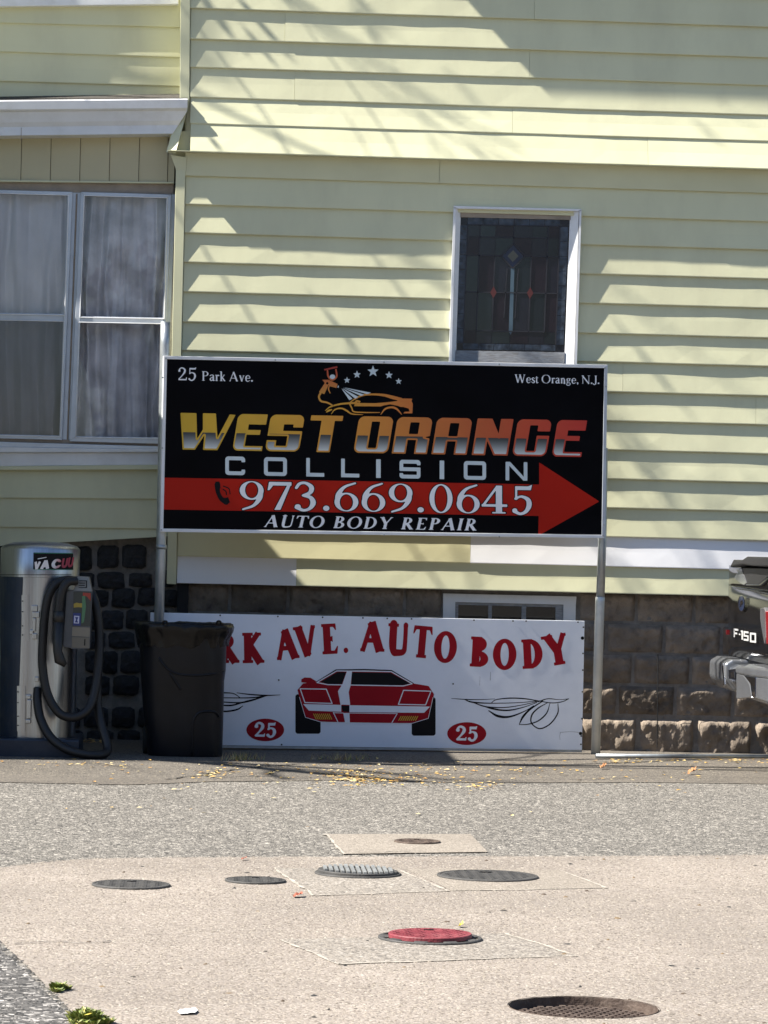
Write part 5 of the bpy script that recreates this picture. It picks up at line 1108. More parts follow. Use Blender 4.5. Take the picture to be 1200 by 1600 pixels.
# bed and cab body (profile in x,z extruded across)
def xprof(pts, y0, y1, name, m_): 
    b = MB(); b.prism([(XRr + x, y0, z) for x, z in pts], (0, y1 - y0, 0)); return bevel(b.build(name, m_, tr), 0.03, 3)
ZTOP = 1.30
arch = lambda cx: [(cx + 0.52 * math.cos(a), 0.42 + 0.50 * math.sin(a)) for a in [math.pi * k / 10 for k in range(11)]]
xprof([(0.02, 0.60), (0.02, ZTOP), (1.78, ZTOP + .02), (1.78, 0.50)] + arch(0.98) + [(0.45, 0.55)], YNEAR, YNEAR + 0.10, 'bed_side', M_CAR)
xprof([(0.02, 0.60), (0.02, ZTOP), (1.78, ZTOP + .02), (1.78, 0.50)] + arch(0.98) + [(0.45, 0.55)], YFAR - 0.10, YFAR, 'bed_side', M_CAR)
xprof([(0.05, 0.62), (0.05, 0.72), (1.78, 0.72), (1.78, 0.62)], YNEAR + 0.1, YFAR - 0.1, 'bed_floor', M_PLAS)
xprof([(1.80, 0.45), (1.80, 1.36), (1.95, 1.93), (2.15, 1.97), (3.4, 1.95), (4.1, 1.38), (5.45, 1.28), (5.62, 1.0), (5.62, 0.5)] + arch(4.75) + [(4.1, 0.42)], YNEAR + 0.02, YFAR - 0.02, 'cab', M_CAR)
for sy in (YNEAR + 0.015, YFAR - 0.035): 
    MB().box(XRr + 2.0, XRr + 2.75, sy, sy + 0.02, 1.42, 1.86).box(XRr + 2.85, XRr + 3.5, sy, sy + 0.02, 1.42, 1.82).build('side_window', M_PLAS, tr)
for cx in (0.98, 4.75):
    for sy in (YNEAR + 0.02, YFAR - 0.28):
        v, f = [], []; n = 32; prof = [(0.20, 0.02), (0.38, 0.0), (0.40, 0.03), (0.40, 0.23), (0.38, 0.26), (0.20, 0.24)]
        for r_, y_ in prof:
            for k in range(n): t = 2 * math.pi * k / n; v.append((XRr + cx + r_ * math.cos(t), sy + y_, 0.40 + r_ * math.sin(t)))
        for i in range(5):
            for k in range(n): f.append((i * n + k, i * n + (k + 1) % n, (i + 1) * n + (k + 1) % n, (i + 1) * n + k))
        f += [tuple(range(n)), tuple(5 * n + k for k in range(n))]; wheel = mk('wheel', v, f, M_TYRE, tr, True)
        b = MB(); b.tube([(XRr + cx, sy + 0.01, 0.40), (XRr + cx, sy + 0.05, 0.40)], 0.2, 24); b.build('rim', M_CHROME, wheel)
# tailgate: upper and lower skins with a crease, top spoiler, handle recess
def skin(Q, off, bul, name):
    nu, nv = 24, 14; v = []
    for j in range(nv + 1):
        for i in range(nu + 1):
            u, t = i / nu, j / nv; p = Vector(Q[0]).lerp(Vector(Q[1]), u).lerp(Vector(Q[3]).lerp(Vector(Q[2]), u), t); e = min(u, 1 - u, t * .6, (1 - t) * .6); o_ = off + bul * (0.45 * (1 - (2 * t - 1) ** 2) + 0.35 * (1 - (2 * u - 1) ** 2)) - (0.02 if e == 0 else 0)
            v.append(rp_(p.x, p.y, o_))
    f = [(j * (nu + 1) + i, (j + 1) * (nu + 1) + i, (j + 1) * (nu + 1) + i + 1, j * (nu + 1) + i + 1) for j in range(nv) for i in range(nu)]
    b = MB(); b.add(v, f); return b.build(name, M_CAR, tr, True)
def rear(pts, off, th, name, m_, bv=0.0):
    b = MB(); b.prism([rp_(x, y, off) for x, y in pts], (th, 0, 0)); o = b.build(name, m_, tr)
    return bevel(o, bv, 2) if bv else o
skin([(304, 205), (760, 225), (760, 462), (298, 400)], 0.018, 0.02, 'tailgate_upper')
skin([(296, 404), (760, 466), (760, 1180), (298, 1062)], 0.0, 0.045, 'tailgate')
tg = tr.children[-1]
rear([(305, 222), (342, 150), (415, 158), (470, 120), (760, 128), (760, 222), (520, 212), (430, 198)], 0.10, 0.25, 'tailgate_spoiler', M_PLAS, 0.010)
rear([(430, 232), (760, 242), (640, 340), (590, 388), (455, 392), (470, 370), (450, 300)], 0.044, 0.03, 'handle_recess', M_PLAS)
rear([(358, 240), (425, 235), (430, 262), (445, 300), (470, 375), (445, 398), (405, 380), (350, 325), (365, 300), (385, 270)], 0.048, 0.02, 'handle_bezel', M_BUMP, 0.004)
rear([(455, 388), (592, 388), (650, 335), (760, 250), (760, 275), (665, 352), (600, 404), (470, 402)], 0.047, 0.02, 'handle_bezel', M_CAR, 0.004)
prT = lambda: Print((XRr - 0.040, 0, 0), (-1, 0, 0))
pr = prT(); pr.shape(sell(*tq_(421, 572), 5.6, 13.0), (1150, 925, 1168, 962), 0.7); pr.build('emblem_ring', 0.004, M_CHROME, tr)
pr = prT(); pr.shape(sell(*tq_(421, 572), 4.6, 11.6), (1150, 925, 1168, 962), 0.7); pr.build('emblem', 0.006, mat('emblem_blue', (0.012, 0.02, 0.05, 1), 0.25), tr)
pr = prT(); pr.shape(spath([(*tq_(412, 600), .7), (*tq_(415, 560), .8), (*tq_(426, 545), .8), (*tq_(424, 580), .7), (*tq_(432, 560), .7)], 5), (1150, 925, 1168, 962), 0.45); pr.build('emblem_script', 0.008, M_CHROME, tr)
def seg7(name):
    t = 0.2
    if name == 'F': return U(sbox(0, 0, .22, .74), sbox(0, .78, .8, 1), sbox(0.0, .36, .62, .56), sbox(0, .78, .22, 1)), .8
    if name == '-': return sbox(0, .36, .3, .52), .3
    if name == '1': return U(sbox(.1, 0, .34, 1), sbox(0, .8, .34, 1)), .36
    if name == '5': return U(sbox(0, .8, .8, 1), sbox(0, .42, .2, 1), sbox(0, .42, .8, .6), sbox(.6, 0, .8, .6), sbox(0, 0, .8, .2)), .8
    return D(sbox(0, 0, .85, 1), sbox(.2, .2, .65, .8)), .85
pr = prT()
for c, xa, xb, yt, yb in (('F', 345, 392, 812, 895), ('-', 396, 412, 820, 905), ('1', 416, 438, 830, 918), ('5', 442, 490, 836, 928), ('0', 503, 562, 850, 944)):
    a, b2 = tq_(xa, yt), tq_(xb, yb); pr.glyph(seg7(c), a[0], b2[0], b2[1], a[1], 0.12, 0, 0, 0.5)
pr.build('lettering', 0.012, mat('badge_silver', (0.55, 0.55, 0.55, 1), 0.35, metal=0.2), tr)
pr = prT(); pr.shape(U(sbox(*tq_(608, 1046), *tq_(622, 1068)), sbox(*tq_(626, 1050), *tq_(640, 1072)), sbox(*tq_(645, 1052), *tq_(660, 1072))), (1186, 1018, 1200, 1026), 0.4); pr.build('small_badge', 0.004, M_CHROME, tr)
pr = prT(); pr.shape(sbox(*tq_(268, 822), *tq_(290, 868), 1), (1130, 980, 1140, 994), 0.5)
MB().box(XRr - 0.02, XRr + 0.0, YFAR - 0.03, YFAR + 0.005, rp_(280, 866).z, rp_(280, 820).z).build('side_marker', M_TAIL, tr)
rear([(600, 620), (640, 610), (655, 660), (655, 900), (640, 960), (620, 850), (600, 720)], 0.046, 0.05, 'lamp_bezel', M_CLEAR, 0.004)
rear([(652, 640), (760, 650), (760, 985), (660, 965)], 0.05, 0.08, 'tail_lamp', M_TAIL, 0.006)
rear([(285, 1062), (540, 1122), (760, 1180), (760, 1215), (540, 1150), (300, 1080)], -0.03, 0.05, 'tailgate_gap', M_VBLK)
# bumper in three pieces: far end, dropped centre with plate light, near end
def bump(y0, y1, zt0, zb0, dep, name, m_, slopey=0.0):
    prof = [(0.06, zt0), (-dep + 0.05, zt0), (-dep, zt0 - 0.03), (-dep, zb0 + 0.07), (-dep + 0.06, zb0), (0.06, zb0)]
    b = MB(); b.prism([(XRr + x, y0, z) for x, z in prof], (0, y1 - y0, 0)); return bevel(b.build(name, m_, tr), 0.018, 3)
zbt = onX(*tq_(230, 1092), XRr - 0.10).z; zbb = onX(*tq_(230, 1440), XRr - 0.10).z
bump(-1.62, YFAR - 0.01, zbt, zbb + 0.03, 0.130, 'bumper_end', M_BUMP)
bump(-2.30, -1.62, zbt - 0.03, zbb + 0.03, 0.10, 'bumper_centre', M_BUMP)
bump(YNEAR, -2.30, zbt, zbb + 0.015, 0.13, 'bumper_end', M_BUMP)
rear([(228, 1140), (240, 1140), (262, 1350), (250, 1365)], 0.13, 0.012, 'bumper_crease', M_CHROME, 0.002)
rear([(298, 1210), (362, 1200), (362, 1300), (298, 1298)], 0.125, 0.01, 'plate_recess', M_VBLK)
rear([(318, 1232), (352, 1230), (352, 1285), (318, 1284)], 0.13, 0.006, 'plate_lamp', M_CHROME)
rear([(360, 1180), (760, 1212), (760, 1300), (560, 1282), (365, 1248)], 0.145, 0.12, 'bumper_step', M_BUMP, 0.012)
rear([(372, 1245), (440, 1262), (500, 1350), (520, 1478), (450, 1480), (372, 1490)], 0.14, 0.03, 'bumper_insert', M_BUMP, 0.006)
rear([(440, 1262), (558, 1282), (555, 1478), (522, 1480), (505, 1350)], 0.145, 0.03, 'bumper_face', M_CHROME, 0.006)
rear([(562, 1284), (760, 1305), (760, 1545), (560, 1482)], 0.145, 0.03, 'bumper_face', M_BUMP, 0.006)

# ================================================================== FUEL FILL AND MANHOLE COVERS
def cover(px, py, hw, label, lidm, ringm, z=0.006, raised=0.0, recess=0.0, treads='diamond', tabs=0, tilt_=0.0, treadm=None, name='manhole_cover', lidscale=0.93):
    A_, B_ = onG(px - hw, py), onG(px + hw, py); r = (B_ - A_).length / 2; C_ = onG(px, py); C_.z = 0
    t = thing(name, label, 'cover', 'covers set in the paving'); t.location = C_
    base = 0.010
    if recess:
        MB().lathe([(r * .995, 0.006), (r * .995, -recess - 0.02), (r * .97, -recess - 0.02), (r * .97, 0.004)], (0, 0, 0), 72, False).build('ring', ringm, t, False)
        lz = -recess; lr = r * 0.965
    else:
        MB().lathe([(r, 0.0), (r, base), (r * .985, base + 0.003), (r * .93, base + 0.003), (r * .93, 0.0)], (0, 0, 0), 64, False).build('ring', ringm, t, False); lz = base + 0.002 + raised; lr = r * lidscale
    lid = MB().lathe([(lr, lz - 0.016), (lr, lz - 0.003), (lr * .985, lz), (lr * .5, lz + 0.0006), (0.001, lz + 0.0008)], (0, 0, 0), 64).build('lid', lidm, t, False)
    if tilt_: lid.rotation_euler = (0, tilt_, 0)
    b = MB(); s_ = 0.030 if treads == 'waffle' else 0.024; k = int(lr / s_) + 1
    for i in range(-k, k + 1):
        for j in range(-k, k + 1):
            x, y = i * s_ + (s_ / 2 if j % 2 and treads != 'slat' else 0), j * s_
            if treads == 'slat':
                if j % 1 == 0 and i == -k:
                    h_ = math.sqrt(max(0, (lr * .94) ** 2 - y * y))
                    if h_ > 0.03: b.box(y - 0.007, y + 0.007, -h_, h_, lz, lz + 0.008)
                continue
            if x * x + y * y > (lr * .92) ** 2: continue
            if treads == 'waffle': b.box(x - .010, x + .010, y - .010, y + .010, lz - .001, lz + .007)
            else:
                a = 0.7 if (i + j) % 2 else -0.7; c_, s2 = math.cos(a), math.sin(a); L_, W_ = 0.010, 0.004
                pts = [(x + c_ * u * L_ - s2 * w * W_, y + s2 * u * L_ + c_ * w * W_) for u, w in ((-1, 0), (0, -1), (1, 0), (0, 1))]
                b.prism([(p[0], p[1], lz) for p in pts], (0, 0, 0.0018))
    o = b.build('tread', treadm or lidm, t); o['kind'] = 'stuff'
    if tilt_: o.rotation_euler = (0, tilt_, 0)
    if raised:
        for k in range(tabs):
            a = 2 * math.pi * (k + 0.35) / tabs; cx, cy = r * .90 * math.cos(a), r * .90 * math.sin(a); ca, sa = math.cos(a), math.sin(a); q_ = []
            for (u, w, h_) in ((-.025, -.028, .006), (-.025, .028, .006), (.014, .020, .006), (.014, -.020, .006)): q_.append((cx + ca * u - sa * w, cy + sa * u + ca * w, h_))
            b = MB(); b.prism(q_, (0, 0, raised * .55)); bevel(b.build('lug', ringm, t), 0.004)
        MB().lathe([(lr * .9, 0.003), (lr * .9, lz - 0.017)], (0, 0, 0), 48, False).build('well', M_VBLK, t)
    b = MB(); b.box(-lr * .12, lr * .12, lr * .45, lr * .55, lz + .0005, lz + .0035); o = b.build('pick_slot', M_VBLK, t)
    if tilt_: o.rotation_euler = (0, tilt_, 0)
    return t
cover(205, 1385.3, 61, 'flat dark round cover, leftmost of those in the concrete apron', M_IRON, M_IRON)
cover(399, 1378.6, 47, 'small flat dark cover just left of the pale grated cover', M_IRON, M_IRON)
cover(559, 1367.5, 66, 'raised pale ridged fill cover in a squared patch', M_IRON, M_IRON, raised=0.012, treads='slat', tabs=9, tilt_=0.012, treadm=M_IRONW)
cover(762, 1371.5, 77, 'dark tread plate manhole cover set flush in a smooth patch', M_IRON, M_IRON)
cover(652, 1317.5, 35, 'small rusty cover in the asphalt beyond the concrete apron', M_IRONB, M_IRONB)
cover(672, 1469, 80, 'red painted raised fill cover with dark lugs round it', M_IRONR, M_IRON, raised=0.015, tabs=9, tilt_=-0.008, lidscale=0.80)
cover(912, 1576, 117, 'large rusty waffle manhole cover sunk in the concrete nearest the camera', M_IRONB, M_IRONB, recess=0.028, treads='waffle', treadm=M_IRONB)

# ================================================================== LITTER, LEAVES, WEEDS
def leaf_quads(pts, size, cols, curl=0.35, flat=True):
    v, f, c = [], [], []
    for p in pts:
        s_ = size * rnd.uniform(0.6, 1.25); a = rnd.random() * 6.283; d = Vector((math.cos(a), math.sin(a), 0)); n_ = Vector((-d.y, d.x, 0)); up = Vector((0, 0, 1))
        k = rnd.uniform(0.1, curl) * s_; col = rnd.choice(cols); j = rnd.uniform(0.75, 1.2); col = tuple(x * j for x in col) + (1,)
        q_ = len(v); v += [p - d * s_, p + n_ * s_ * .6 + up * k, p + d * s_ + up * k * rnd.uniform(0, .8), p - n_ * s_ * .6 + up * k * rnd.uniform(.2, 1)]; f += [(q_, q_ + 1, q_ + 2), (q_, q_ + 2, q_ + 3)]; c += [col] * 4
    return v, f, c
def colored(name, v, f, c, m_, parent=None):
    me = bpy.data.meshes.new(name); me.from_pydata([tuple(p) for p in v], [], f); a = me.color_attributes.new('Col', 'FLOAT_COLOR', 'POINT'); a.data.foreach_set('color', np.array(c, np.float32).ravel())
    me.materials.append(m_); me.update(); o = link(bpy.data.objects.new(name, me)); o.parent = parent; return o
pts = []
def scat(n_, cx, cy, sx, sy):
    for _ in range(n_):
        x, y = rnd.gauss(cx, sx), rnd.gauss(cy, sy)
        if 1184 < y < 1330: p = onG(x, y, 0.009); pts.append(p)
for a in ((170, 545, 1212, 26, 6), (110, 590, 1218, 40, 4), (45, 330, 1209, 18, 4), (40, 755, 1226, 22, 4), (35, 650, 1219, 50, 5), (45, 130, 1195, 70, 5), (60, 420, 1203, 90, 9), (60, 640, 1198, 90, 7), (90, 900, 1200, 160, 10), (60, 600, 1213, 250, 14), (40, 500, 1240, 300, 20)): scat(*a)
for _ in range(120): pts.append(onG(rnd.uniform(930, 1200), rnd.uniform(1184, 1192), 0.009))
for _ in range(60): pts.append(Vector((rnd.uniform(X(120, 1160, 0), X(165, 1160, 0)), rnd.uniform(-0.35, 0.1), 0.01)))
v, f, c = leaf_quads(pts, 0.018, [(0.60, 0.40, 0.11), (0.62, 0.46, 0.18), (0.50, 0.29, 0.06), (0.58, 0.48, 0.27), (0.34, 0.19, 0.06)])
tag(colored('fallen_leaves', v, f, c, M_LEAF), 'scatter of small dry yellow leaves on the asphalt', 'leaves', kind='stuff')
# dry grass tuft on the strip by the sign foot
v, f, c = [], [], []
for _ in range(260):
    p = onG(rnd.choice([rnd.gauss(535, 22), rnd.gauss(380, 14)]), rnd.gauss(1187, 1.2), 0.005); a = rnd.random() * 6.28; h_ = rnd.uniform(.02, .06); d = Vector((math.cos(a), math.sin(a), 0)); n_ = Vector((-d.y, d.x, 0)) * .0025; q_ = len(v)
    v += [p - n_, p + n_, p + d * h_ * .8 + Vector((0, 0, h_))]; f.append((q_, q_ + 1, q_ + 2)); k = rnd.choice([(0.40, 0.30, 0.14, 1), (0.3, 0.2, 0.09, 1), (0.25, 0.25, 0.08, 1)]); c += [k] * 3
tag(colored('dry_grass', v, f, c, M_LEAF), 'dry grass wisps on the asphalt below the white sign', 'grass', kind='stuff')
def weed(px, py, r, h, n_, label):
    C_ = onG(px, py, 0.004); v, f, c = [], [], []; lobes_ = [(rnd.uniform(-.7, .7) * r, rnd.uniform(-1.6, 1.6) * r) for _ in range(6)]
    for _ in range(n_):
        a = rnd.random() * 6.283; lc = lobes_[int(rnd.random() * len(lobes_))]; rr = r * .55 * math.sqrt(rnd.random()); p = C_ + Vector((lc[0] + rr * math.cos(a), lc[1] + rr * .9 * math.sin(a), 0)); rr = min(r, math.hypot(p.x - C_.x, p.y - C_.y)); hh = h * (1 - (rr / r) ** 2 * .6) * rnd.uniform(.5, 1.1); a2 = rnd.random() * 6.283; d = Vector((math.cos(a2), math.sin(a2), 0)); n2 = Vector((-d.y, d.x, 0))
        top = p + Vector((0, 0, hh)) + d * hh * .5; w_ = rnd.uniform(.004, .008); q_ = len(v); g = rnd.uniform(.6, 1.3)
        v += [p, top - n2 * w_ + d * .004, top + d * w_ * 2.2 + Vector((0, 0, .004)), top + n2 * w_ + d * .004]; f.append((q_, q_ + 1, q_ + 2, q_ + 3)); k = rnd.choice([(.15, .19, .035), (.20, .23, .05), (.12, .16, .03), (.28, .26, .07)]); c += [tuple(x * g for x in k) + (1,)] * 4
    return tag(colored('weed_clump', v, f, c, M_GREEN), label, 'weed', 'weeds along the apron edge')
weed(94, 1548, 0.027, 0.026, 220, 'small green weed tuft at the cracked edge of the concrete apron')
weed(136, 1597, 0.060, 0.040, 900, 'larger green weed clump with a yellow leaf at the bottom left')
p = onG(137, 1586, 0.035); mk('yellow_leaf', [p + Vector((-.012, -.006, 0)), p + Vector((.004, -.012, .004)), p + Vector((.014, .004, .006)), p + Vector((-.002, .010, .002))], [(0, 1, 2, 3)], mat('leaf_yellow', (0.6, 0.5, 0.08, 1), .6)); tag(bpy.context.scene.collection.objects[-1], 'single yellow leaf lying on the larger weed clump', 'leaf')
def scrap(px, py, w_, d_, m_, name, label, cat, lift=0.012):
    C_ = onG(px, py, 0.008); b = MB(); n = 6; v = []
    for i in range(n + 1):
        for j in range(3):
            u, t = i / n - .5, j / 2 - .5; v.append((C_.x + u * w_ * (1 - .5 * abs(t)), C_.y + t * d_ + u * .02, C_.z + lift * abs(fbm(u * 3, t * 3, px)) + lift * (u + .5) * .5))
    f = [(i * 3 + j, i * 3 + 3 + j, i * 3 + 4 + j, i * 3 + 1 + j) for i in range(n) for j in range(2)]
    return tag(mk(name, v, f, m_), label, cat)
scrap(293, 1580.5, 0.062, 0.10, M_PAPER, 'paper_scrap', 'crumpled white paper scrap on the concrete near the bottom left', 'litter', 0.005)
scrap(465, 1400.5, 0.045, 0.06, mat('red_brown', (0.25, 0.07, 0.04, 1), .7), 'dry_leaf', 'reddish dry leaf on the concrete below the pale grated cover', 'leaf', .02)
scrap(720, 1447.5, 0.022, 0.03, mat('leaf_yellow', (0.6, 0.5, 0.08, 1), .6), 'yellow_leaf', 'yellow leaf on the concrete behind the red cover', 'leaf', .02)
scrap(381, 1343, 0.028, 0.03, mat('red_brown', (0.25, 0.07, 0.04, 1), .7), 'dry_leaf', 'tiny red leaf near the far edge of the concrete apron', 'leaf', .015)
scrap(1081, 1209.5, 0.06, 0.05, mat('brown_leaf', (0.33, 0.16, 0.07, 1), .7), 'brown_leaf', 'curled brown leaf on the dark asphalt by the truck', 'leaf', .05)
scrap(942, 1201, 0.05, 0.05, mat('brown_leaf', (0.33, 0.16, 0.07, 1), .7), 'brown_leaf', 'curled brown leaf on the asphalt near the right post', 'leaf', .045)

# ================================================================== TREES (outside the frame: one dapples the wall, one shows in the panes, the rest added to block low sky)
def bare_tree(base, height, lean, label, seed):
    rg = random.Random(seed); t = thing('street_tree', label, 'tree'); b = MB(); tips = []
    def grow_(p, d, r, L_, depth):
        n_ = 4; pts_, rs = [p], [r]; q_ = p.copy()
        for i in range(n_):
            d = (d + Vector((rg.gauss(0, .12), rg.gauss(0, .12), rg.gauss(.02, .08)))).normalized(); q_ = q_ + d * (L_ / n_); pts_.append(q_.copy()); rs.append(r * (1 - .42 * (i + 1) / n_))
        sh = q_ + Vector((.9, .16, -1)) * q_.z
        if depth >= 1 and sh.y < -3.3 and sh.x > -4.5 and q_.z > 0: return      # branches left out so their shade misses the forecourt
        b.tube(pts_, rs, 6 if depth < 3 else 4, False)
        if depth >= 5: tips.append(q_.copy()); return
        for k in range(3 if depth < 3 else 2 + (rg.random() < .5)):
            i = rg.choice([2, 3, 4, 4]); a = rg.random() * 6.283; s_ = rg.uniform(.45, .85); ax = Vector((math.cos(a), math.sin(a), rg.uniform(-.2, .5)))
            grow_(pts_[i], (d + ax * s_).normalized(), rs[i] * rg.uniform(.6, .8), L_ * rg.uniform(.62, .82), depth + 1)
    grow_(Vector(base), Vector((lean[0], lean[1], 1)).normalized(), 0.31, height * .36, 0)
    b.build('trunk', M_BARK, t, True)
    v, f, c = [], [], []
    for p in tips:
        for _ in range(3):
            q_ = len(v); o_ = p + Vector((rg.gauss(0, .15), rg.gauss(0, .15), rg.gauss(0, .15))); a = Vector((rg.gauss(0, 1), rg.gauss(0, 1), rg.gauss(0, 1))).normalized() * .045; b_ = Vector((rg.gauss(0, 1), rg.gauss(0, 1), rg.gauss(0, 1))).normalized() * .035
            v += [o_ - a, o_ + b_, o_ + a, o_ - b_]; f.append((q_, q_ + 1, q_ + 2, q_ + 3)); c += [(.40, .30, .06, 1)] * 4
    colored('crown', v, f, c, M_LEAF, t); return t
bare_tree((-7.2, -2.2, 0), 13.0, (0.05, 0.08), 'tall thin leaved tree beyond the left edge that dapples the wall', 22)
def leafy(base, h, r, label, seed):
    rg = random.Random(seed); t = thing('leafy_tree', label, 'tree', 'trees across the street'); b = MB(); B0_ = Vector(base); b.tube([B0_, B0_ + Vector((.1, 0, h * .35)), B0_ + Vector((0, .1, h * .7))], [.25, .18, .08], 8)
    for k in range(7):
        a = k * .9; b.tube([B0_ + Vector((.05, 0, h * (.3 + .05 * k))), B0_ + Vector((math.cos(a) * r * .7, math.sin(a) * r * .7, h * (.5 + .05 * k)))], [.08, .02], 5)
    b.build('trunk', M_BARK, t, True); v, f = [], []; lobes = [(Vector((rg.gauss(0, r * .4), rg.gauss(0, r * .4), h * rg.uniform(.18, .86))), r * rg.uniform(.38, .6)) for _ in range(20)]
    for _ in range(9000):
        lc, lr = rg.choice(lobes); d = Vector((rg.gauss(0, 1), rg.gauss(0, 1), rg.gauss(0, 1))).normalized(); p = B0_ + lc + d * lr * rg.uniform(.6, 1.0) ; a = Vector((rg.gauss(0, 1), rg.gauss(0, 1), rg.gauss(0, 1))).normalized() * .20; c_ = Vector((rg.gauss(0, 1), rg.gauss(0, 1), rg.gauss(0, 1))).normalized() * .15; q_ = len(v)
        v += [p - a, p + c_, p + a, p - c_]; f.append((q_, q_ + 1, q_ + 2, q_ + 3))
    mk('crown', v, f, M_FOL, t); return t
for k_, (x_, y_, h_, r_) in enumerate([(-0.7, -50, 9.8, 3.0), (-15, -58, 8.5, 3.6), (9.0, -54, 11, 3.8), (19, -52, 12, 4.2), (-20, -54, 11, 4.2), (-30, -50, 12, 4.4), (31, -50, 12, 4.5)]):  # all but the first tree are added to cut low sky light
    leafy((x_, y_, 0), h_, r_, ['rounded leafy tree across the street straight behind the viewer', 'added low leafy tree left of the rounded one across the street', 'added leafy tree right of the rounded one across the street', 'added broad leafy tree second to the right across the street', 'added broad leafy tree second to the left across the street', 'added leftmost broad leafy tree across the street', 'added rightmost broad leafy tree across the street'][k_], 3 + k_)

# ---- unseen buildings added behind the viewer to block light from the low sky
M_BRK = mat('brick_far', (0.16, 0.075, 0.055, 1), 0.9, var=0.3, vscale=3, bump=0.4, bscale=30)
M_BRK2 = mat('stucco_far', (0.22, 0.19, 0.16, 1), 0.9, var=0.2, vscale=2)
def block(x0, x1, y, h, m_, label):
    t = thing('added_apartment_building', label, 'building', 'added buildings across the street'); t.location = (x0, y, 0)
    MB().box(0, x1 - x0, -10, 0, 0, h).build('wall', m_, t); MB().box(-0.25, x1 - x0 + 0.25, -10.2, 0.25, h, h + 0.5).build('cornice', M_WHITE, t)
    me = MB().box(-0.5, 0.5, -0.02, 0.06, 0, 1.5).build('window', M_PLAS, t); me.location = (1.6, 0, 1.1); n_ = int((x1 - x0) / 2.6); first = True
    for k in range(int(h / 3.1)):
        for i in range(n_):
            if first: first = False; continue
            o = me.copy(); link(o); o.parent = t; o.location = (1.6 + i * 2.6, 0, 1.1 + k * 3.1)
block(-46, -25, -42, 13.5, M_BRK, 'added long red brick apartment block across the street to the left')
block(-24, -9.5, -42, 12.0, M_BRK2, 'added pale stucco apartment block across the street left of the rounded tree')
block(7.5, 24, -42, 12.5, M_BRK, 'added red brick apartment block across the street right of the rounded tree')
block(25, 48, -42, 14.0, M_BRK2, 'added tall pale stucco block across the street to the far right')

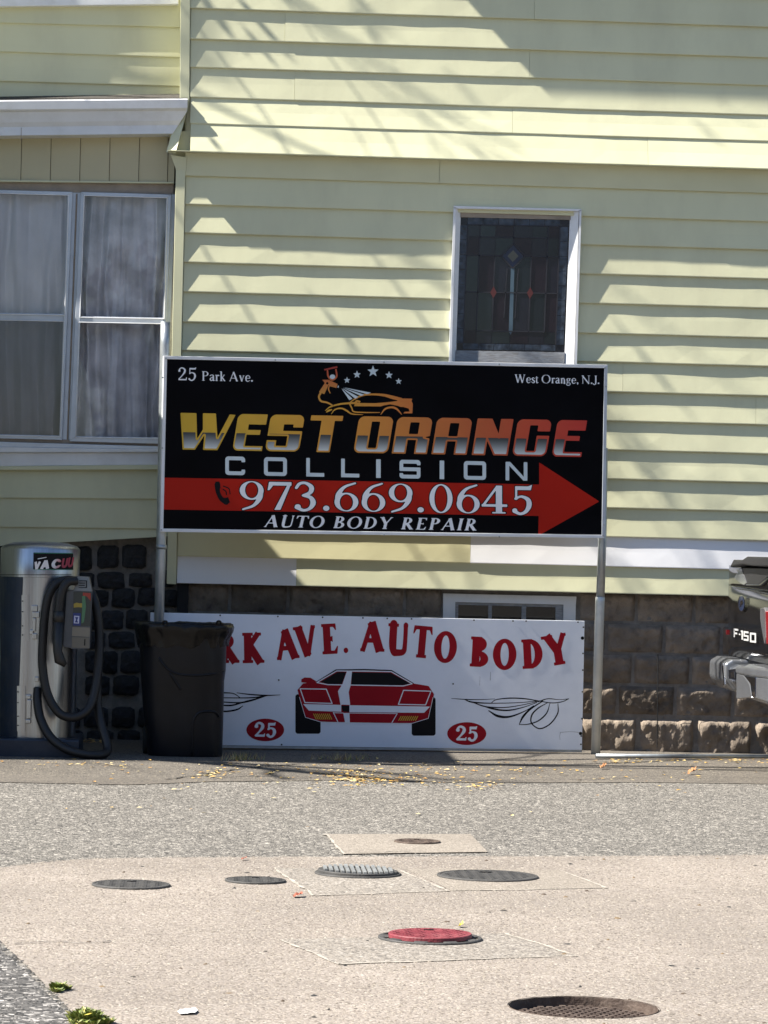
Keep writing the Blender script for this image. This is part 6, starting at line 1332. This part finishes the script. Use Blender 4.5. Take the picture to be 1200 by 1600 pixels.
# ================================================================== loose chips that make the paving rough (too many to count)
def proj_np(W):
    d = W - np.array(CAM)[None]; zc = d @ np.array(FWD); return 600 + F_PX * (d @ np.array(RGT)) / zc, 800 - F_PX * (d @ np.array(UPV)) / zc
def in_poly(xy, poly):
    ins = np.zeros(len(xy), bool); P_ = np.array(poly); j = len(P_) - 1
    for i in range(len(P_)):
        a, b = P_[i], P_[j]; c = ((a[1] > xy[:, 1]) != (b[1] > xy[:, 1])); xx = (b[0] - a[0]) * (xy[:, 1] - a[1]) / (b[1] - a[1] + 1e-12) + a[0]; ins ^= c & (xy[:, 0] < xx); j = i
    return ins
rs = np.random.RandomState(4)
COVERS = [(205, 1385.3, 61), (399, 1378.6, 47), (559, 1367.5, 66), (762, 1371.5, 77), (652, 1317.5, 35), (672, 1469, 80), (912, 1576, 117)]
def chips(name, n_, box_, keep, rr, hh, cols, z, label):
    x = rs.uniform(box_[0], box_[1], n_); y = rs.uniform(box_[2], box_[3], n_); W = np.stack([x, y, np.zeros(n_)], 1); px, py = proj_np(W)
    ok = (px > -120) & (px < 1320) & (py < 1680) & keep(W, px, py)
    for cx, cy, hw in COVERS:
        A_, B_ = onG(cx - hw, cy), onG(cx + hw, cy); C_ = (A_ + B_) / 2; ok &= (W[:, 0] - C_.x) ** 2 + (W[:, 1] - C_.y) ** 2 > ((B_ - A_).length / 2 * 1.02) ** 2
    W = W[ok]; m = len(W); r = rs.uniform(rr[0], rr[1], m); h = rs.uniform(hh[0], hh[1], m); a = rs.uniform(0, 6.283, m)
    V = np.zeros((m, 6, 3)); el = rs.uniform(0.6, 1.0, m)
    for k in range(4):
        t = a + k * math.pi / 2 + rs.uniform(-.35, .35, m); q_ = np.where(k % 2 == 0, 1.0, el); V[:, k, 0] = W[:, 0] + r * q_ * np.cos(t); V[:, k, 1] = W[:, 1] + r * q_ * np.sin(t); V[:, k, 2] = z - 0.001
    for k, s_ in ((4, 1), (5, -1)):
        V[:, k, 0] = W[:, 0] + s_ * r * .4 * np.cos(a) + rs.uniform(-.2, .2, m) * r; V[:, k, 1] = W[:, 1] + s_ * r * .4 * np.sin(a) + rs.uniform(-.2, .2, m) * r; V[:, k, 2] = z + h * rs.uniform(.75, 1.0, m)
    tri = np.array([(0, 1, 4), (1, 5, 4), (1, 2, 5), (2, 3, 5), (3, 4, 5), (3, 0, 4)]); F_ = (np.arange(m)[:, None, None] * 6 + tri[None]).reshape(-1, 3)
    me = bpy.data.meshes.new(name); me.vertices.add(m * 6); me.vertices.foreach_set('co', V.ravel()); nf = len(F_); me.loops.add(nf * 3); me.loops.foreach_set('vertex_index', F_.ravel().astype(np.int32)); me.polygons.add(nf)
    me.polygons.foreach_set('loop_start', (np.arange(nf) * 3).astype(np.int32)); me.polygons.foreach_set('loop_total', np.full(nf, 3, np.int32)); me.update(calc_edges=True)
    C = np.array(cols)[rs.randint(0, len(cols), m)] * rs.uniform(.8, 1.2, (m, 1)); C4 = np.concatenate([np.repeat(C, 6, 0), np.ones((m * 6, 1))], 1).astype(np.float32)
    at = me.color_attributes.new('Col', 'FLOAT_COLOR', 'POINT'); at.data.foreach_set('color', C4.ravel()); me.materials.append(mat('paving_chip', (1, 1, 1, 1), 0.9, attr='Col', spec=0.2)); me.validate()
    return tag(link(bpy.data.objects.new(name, me)), label, 'paving', kind='stuff')
ap = gpoly(apron_px); strip_far = 1223; p1_ = gpoly(patches[0][0])
chips('asphalt_chips', 170000, (-3.6, 3.9, -8.6, -2.0), lambda W, px, py: ~in_poly(W[:, :2], ap) & (py > 1222) & (py < 1460) & ~in_poly(W[:, :2], p1_), (.0045, .0095), (.0012, .0032), [(.125, .117, .106), (.14, .13, .117), (.10, .094, .086), (.175, .163, .146), (.075, .071, .066), (.23, .215, .19)], 0.0, 'rough stone chips of the asphalt beyond the concrete apron')
chips('strip_chips', 26000, (-3.6, 3.9, -3.4, -0.9), lambda W, px, py: (py > 1168) & (py <= 1222), (.005, .010), (.001, .003), [(.11, .10, .088), (.13, .118, .10), (.08, .073, .065), (.19, .17, .14)], 0.004, 'finer chips of the dark asphalt strip along the wall')
chips('concrete_chips', 90000, (-3.4, 3.4, -14.6, -7.2), lambda W, px, py: in_poly(W[:, :2], ap), (.004, .008), (.0004, .0016), [(.24, .21, .176), (.25, .22, .185), (.22, .192, .16), (.29, .26, .222), (.18, .156, .13), (.13, .112, .095)], 0.005, 'exposed sand and grit in the concrete apron')
chips('edge_chips', 30000, (-4.5, 0.5, -14.6, -10.5), lambda W, px, py: ~in_poly(W[:, :2], ap) & (py > 1440), (.005, .011), (.002, .006), [(.085, .081, .077), (.07, .067, .064), (.11, .105, .10), (.20, .19, .18), (.05, .05, .05)], 0.003, 'coarse dark asphalt chips at the bottom left')
chips('dark_grit', 260, (-3.4, 3.4, -14.6, -7.2), lambda W, px, py: in_poly(W[:, :2], ap), (.008, .018), (.001, .006), [(.05, .045, .04), (.08, .06, .045), (.14, .10, .06), (.03, .03, .03)], 0.005, 'stray dark grit and crumbs lying on the concrete apron')
